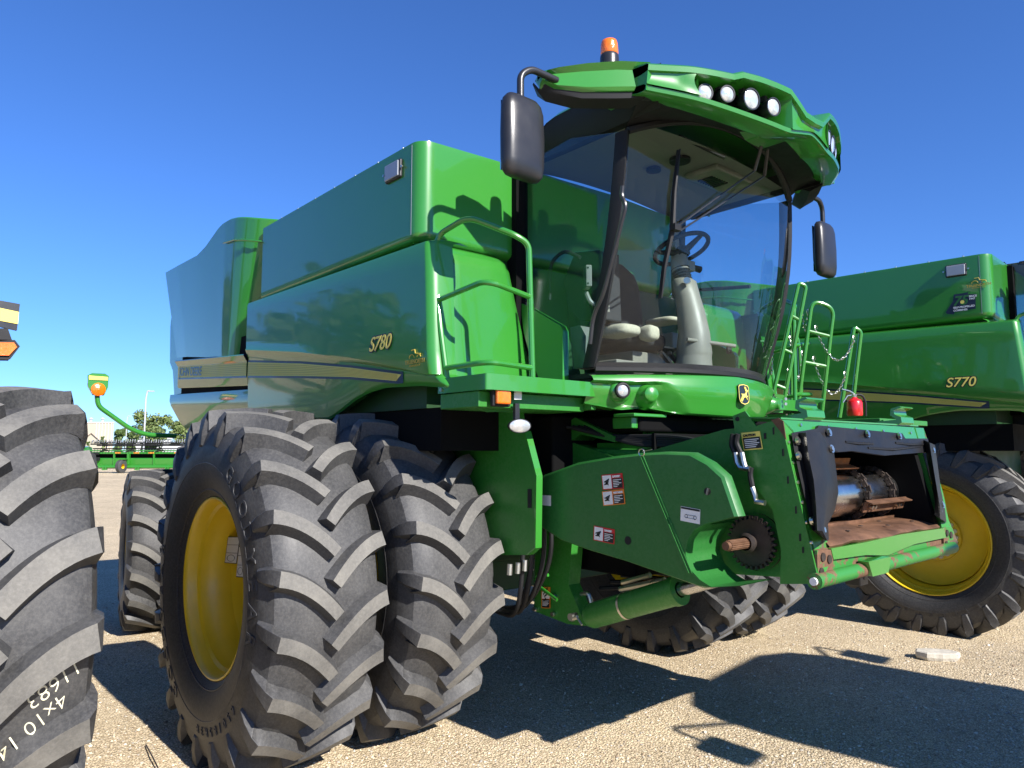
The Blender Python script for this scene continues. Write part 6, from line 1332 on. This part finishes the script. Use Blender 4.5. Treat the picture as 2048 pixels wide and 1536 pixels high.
def sidewall_words(root, idx, word, size, rad, yl, side_text, a0=1.9):
    ws = [c for c in root.children if c.name.startswith('wheel')]; t = [c for c in ws[idx].children if c.name.startswith('tyre')][0]
    ring_text('moulded_lettering', word, rad, yl, size, a0, 'side_emb', t)
    ring_text('moulded_lettering', word, rad, yl, size, a0 + math.pi, 'side_emb', t)
    ring_text('moulded_lettering', side_text, rad + .02, yl, size * .55, a0 - math.pi / 2, 'side_emb', t)
def order(root): return [c for c in root.children if c.name.startswith('wheel')]
W1 = order(main); W2 = order(second)
sidewall_words(main, 0, 'GOODYEAR', .12, .715, lambda r: interp(-r, [(-.904, .28), (-.869, .300), (-.804, .315), (-.713, .325), (-.665, .3218), (-.576, .299)]), '650/85R38', .45)
sidewall_words(second, 0, 'Firestone', .10, .70, lambda r: interp(-r, [(-.83, .285), (-.80, .286), (-.737, .301), (-.703, .310), (-.672, .307), (-.603, .285)]), '520/85R42', -1.35)
b = MB(); vp = at(456, 1046, y=-2.30) - Vector((0, -2.29, .975)); b.tube([vp, vp + Vector((.0, -.05, -.02))], [.012, .008], 8); b.build('valve', 'black', W1[0])
# white load-table stickers on the front rim
for px in (((456, 1073), (481, 1073), (478, 1126), (449, 1126)), ((478, 1092), (494, 1092), (494, 1154), (472, 1154))):
    P = [at(*p, y=-2.33) for p in px]; u = P[1] - P[0]; v = P[3] - P[0]; b = MB(); off = Vector((0, -2.29, .975))
    Q = lambda a, c, k: P[0] + u * a + v * c - off + Vector((0, -.0015 * k, 0))
    b.add([Q(0, 0, 0), Q(1, 0, 0), Q(1, 1, 0), Q(0, 1, 0)], [(0, 1, 2, 3)], 1); b.add([Q(.05, .03, 1), Q(.95, .03, 1), Q(.95, .97, 1), Q(.05, .97, 1)], [(0, 1, 2, 3)], 0)
    for c0 in (.3, .6): b.add([Q(0.05, c0, 2), Q(.95, c0, 2), Q(.95, c0 + .015, 2), Q(.05, c0 + .015, 2)], [(0, 1, 2, 3)], 1)
    b.tube([Q(.5 + .3 * math.cos(t), .8 + .12 * math.sin(t), 2) for t in [2 * math.pi * i / 14 for i in range(14)]], .0015, 4, 1, closed=True)
    b.build('load_sticker', ['white_dec', 'blk_dec'], W1[0], smooth=0, recalc=False)
def chalk(root):
    """handwritten chalk figures on the near tyre, laid onto the rubber"""
    from mathutils.bvhtree import BVHTree
    bpy.context.view_layer.update()
    wt = order(root)[1]; t = [c for c in wt.children if c.name.startswith('tyre')][0]; bvh = BVHTree.FromPolygons([v.co for v in t.data.vertices], [p.vertices[:] for p in t.data.polygons])
    im = t.matrix_world.inverted()
    def write(s, px, py, size, tilt, curve=0):
        cu = bpy.data.curves.new('c', 'FONT'); cu.body = s; cu.size = size; cu.resolution_u = 4; cu.offset = -.001; cu.shear = .2
        to = bpy.data.objects.new('tmp', cu); COL.objects.link(to); dg = bpy.context.evaluated_depsgraph_get(); me = bpy.data.meshes.new_from_object(to.evaluated_get(dg)); bpy.data.objects.remove(to); bpy.data.curves.remove(cu)
        o = at(px, py, x=1.3); ex = Vector((0, math.cos(tilt), math.sin(tilt))); ey = Vector((0, -math.sin(tilt), math.cos(tilt)))
        q = MB(); keep = {}
        for v in me.vertices:
            p = o + ex * v.co.x + ey * v.co.y; h = bvh.ray_cast(im @ p, (im.to_3x3() @ Vector((-1, .0, 0))).normalized())
            if h[0] is not None and (h[0] - im @ p).length < 1: keep[v.index] = len(q.v); q.v.append(tuple(h[0] + h[1] * .0025))
        for p in me.polygons:
            if all(i in keep for i in p.vertices):
                ids = [keep[i] for i in p.vertices]; pts = [Vector(q.v[i]) for i in ids]
                if max((a_ - b_).length for a_ in pts for b_ in pts) < .14: q.f.append(tuple(ids)); q.m.append(0)
        bpy.data.meshes.remove(me)
        if q.f: q.build('chalk_figures', 'chalk', t, smooth=0, recalc=False)
    write('11683', 192, 1352, .085, math.pi + .62); write('4x10 1412', 160, 1428, .085, math.pi + .72)
chalk(left)
print('objects', len(bpy.data.objects))
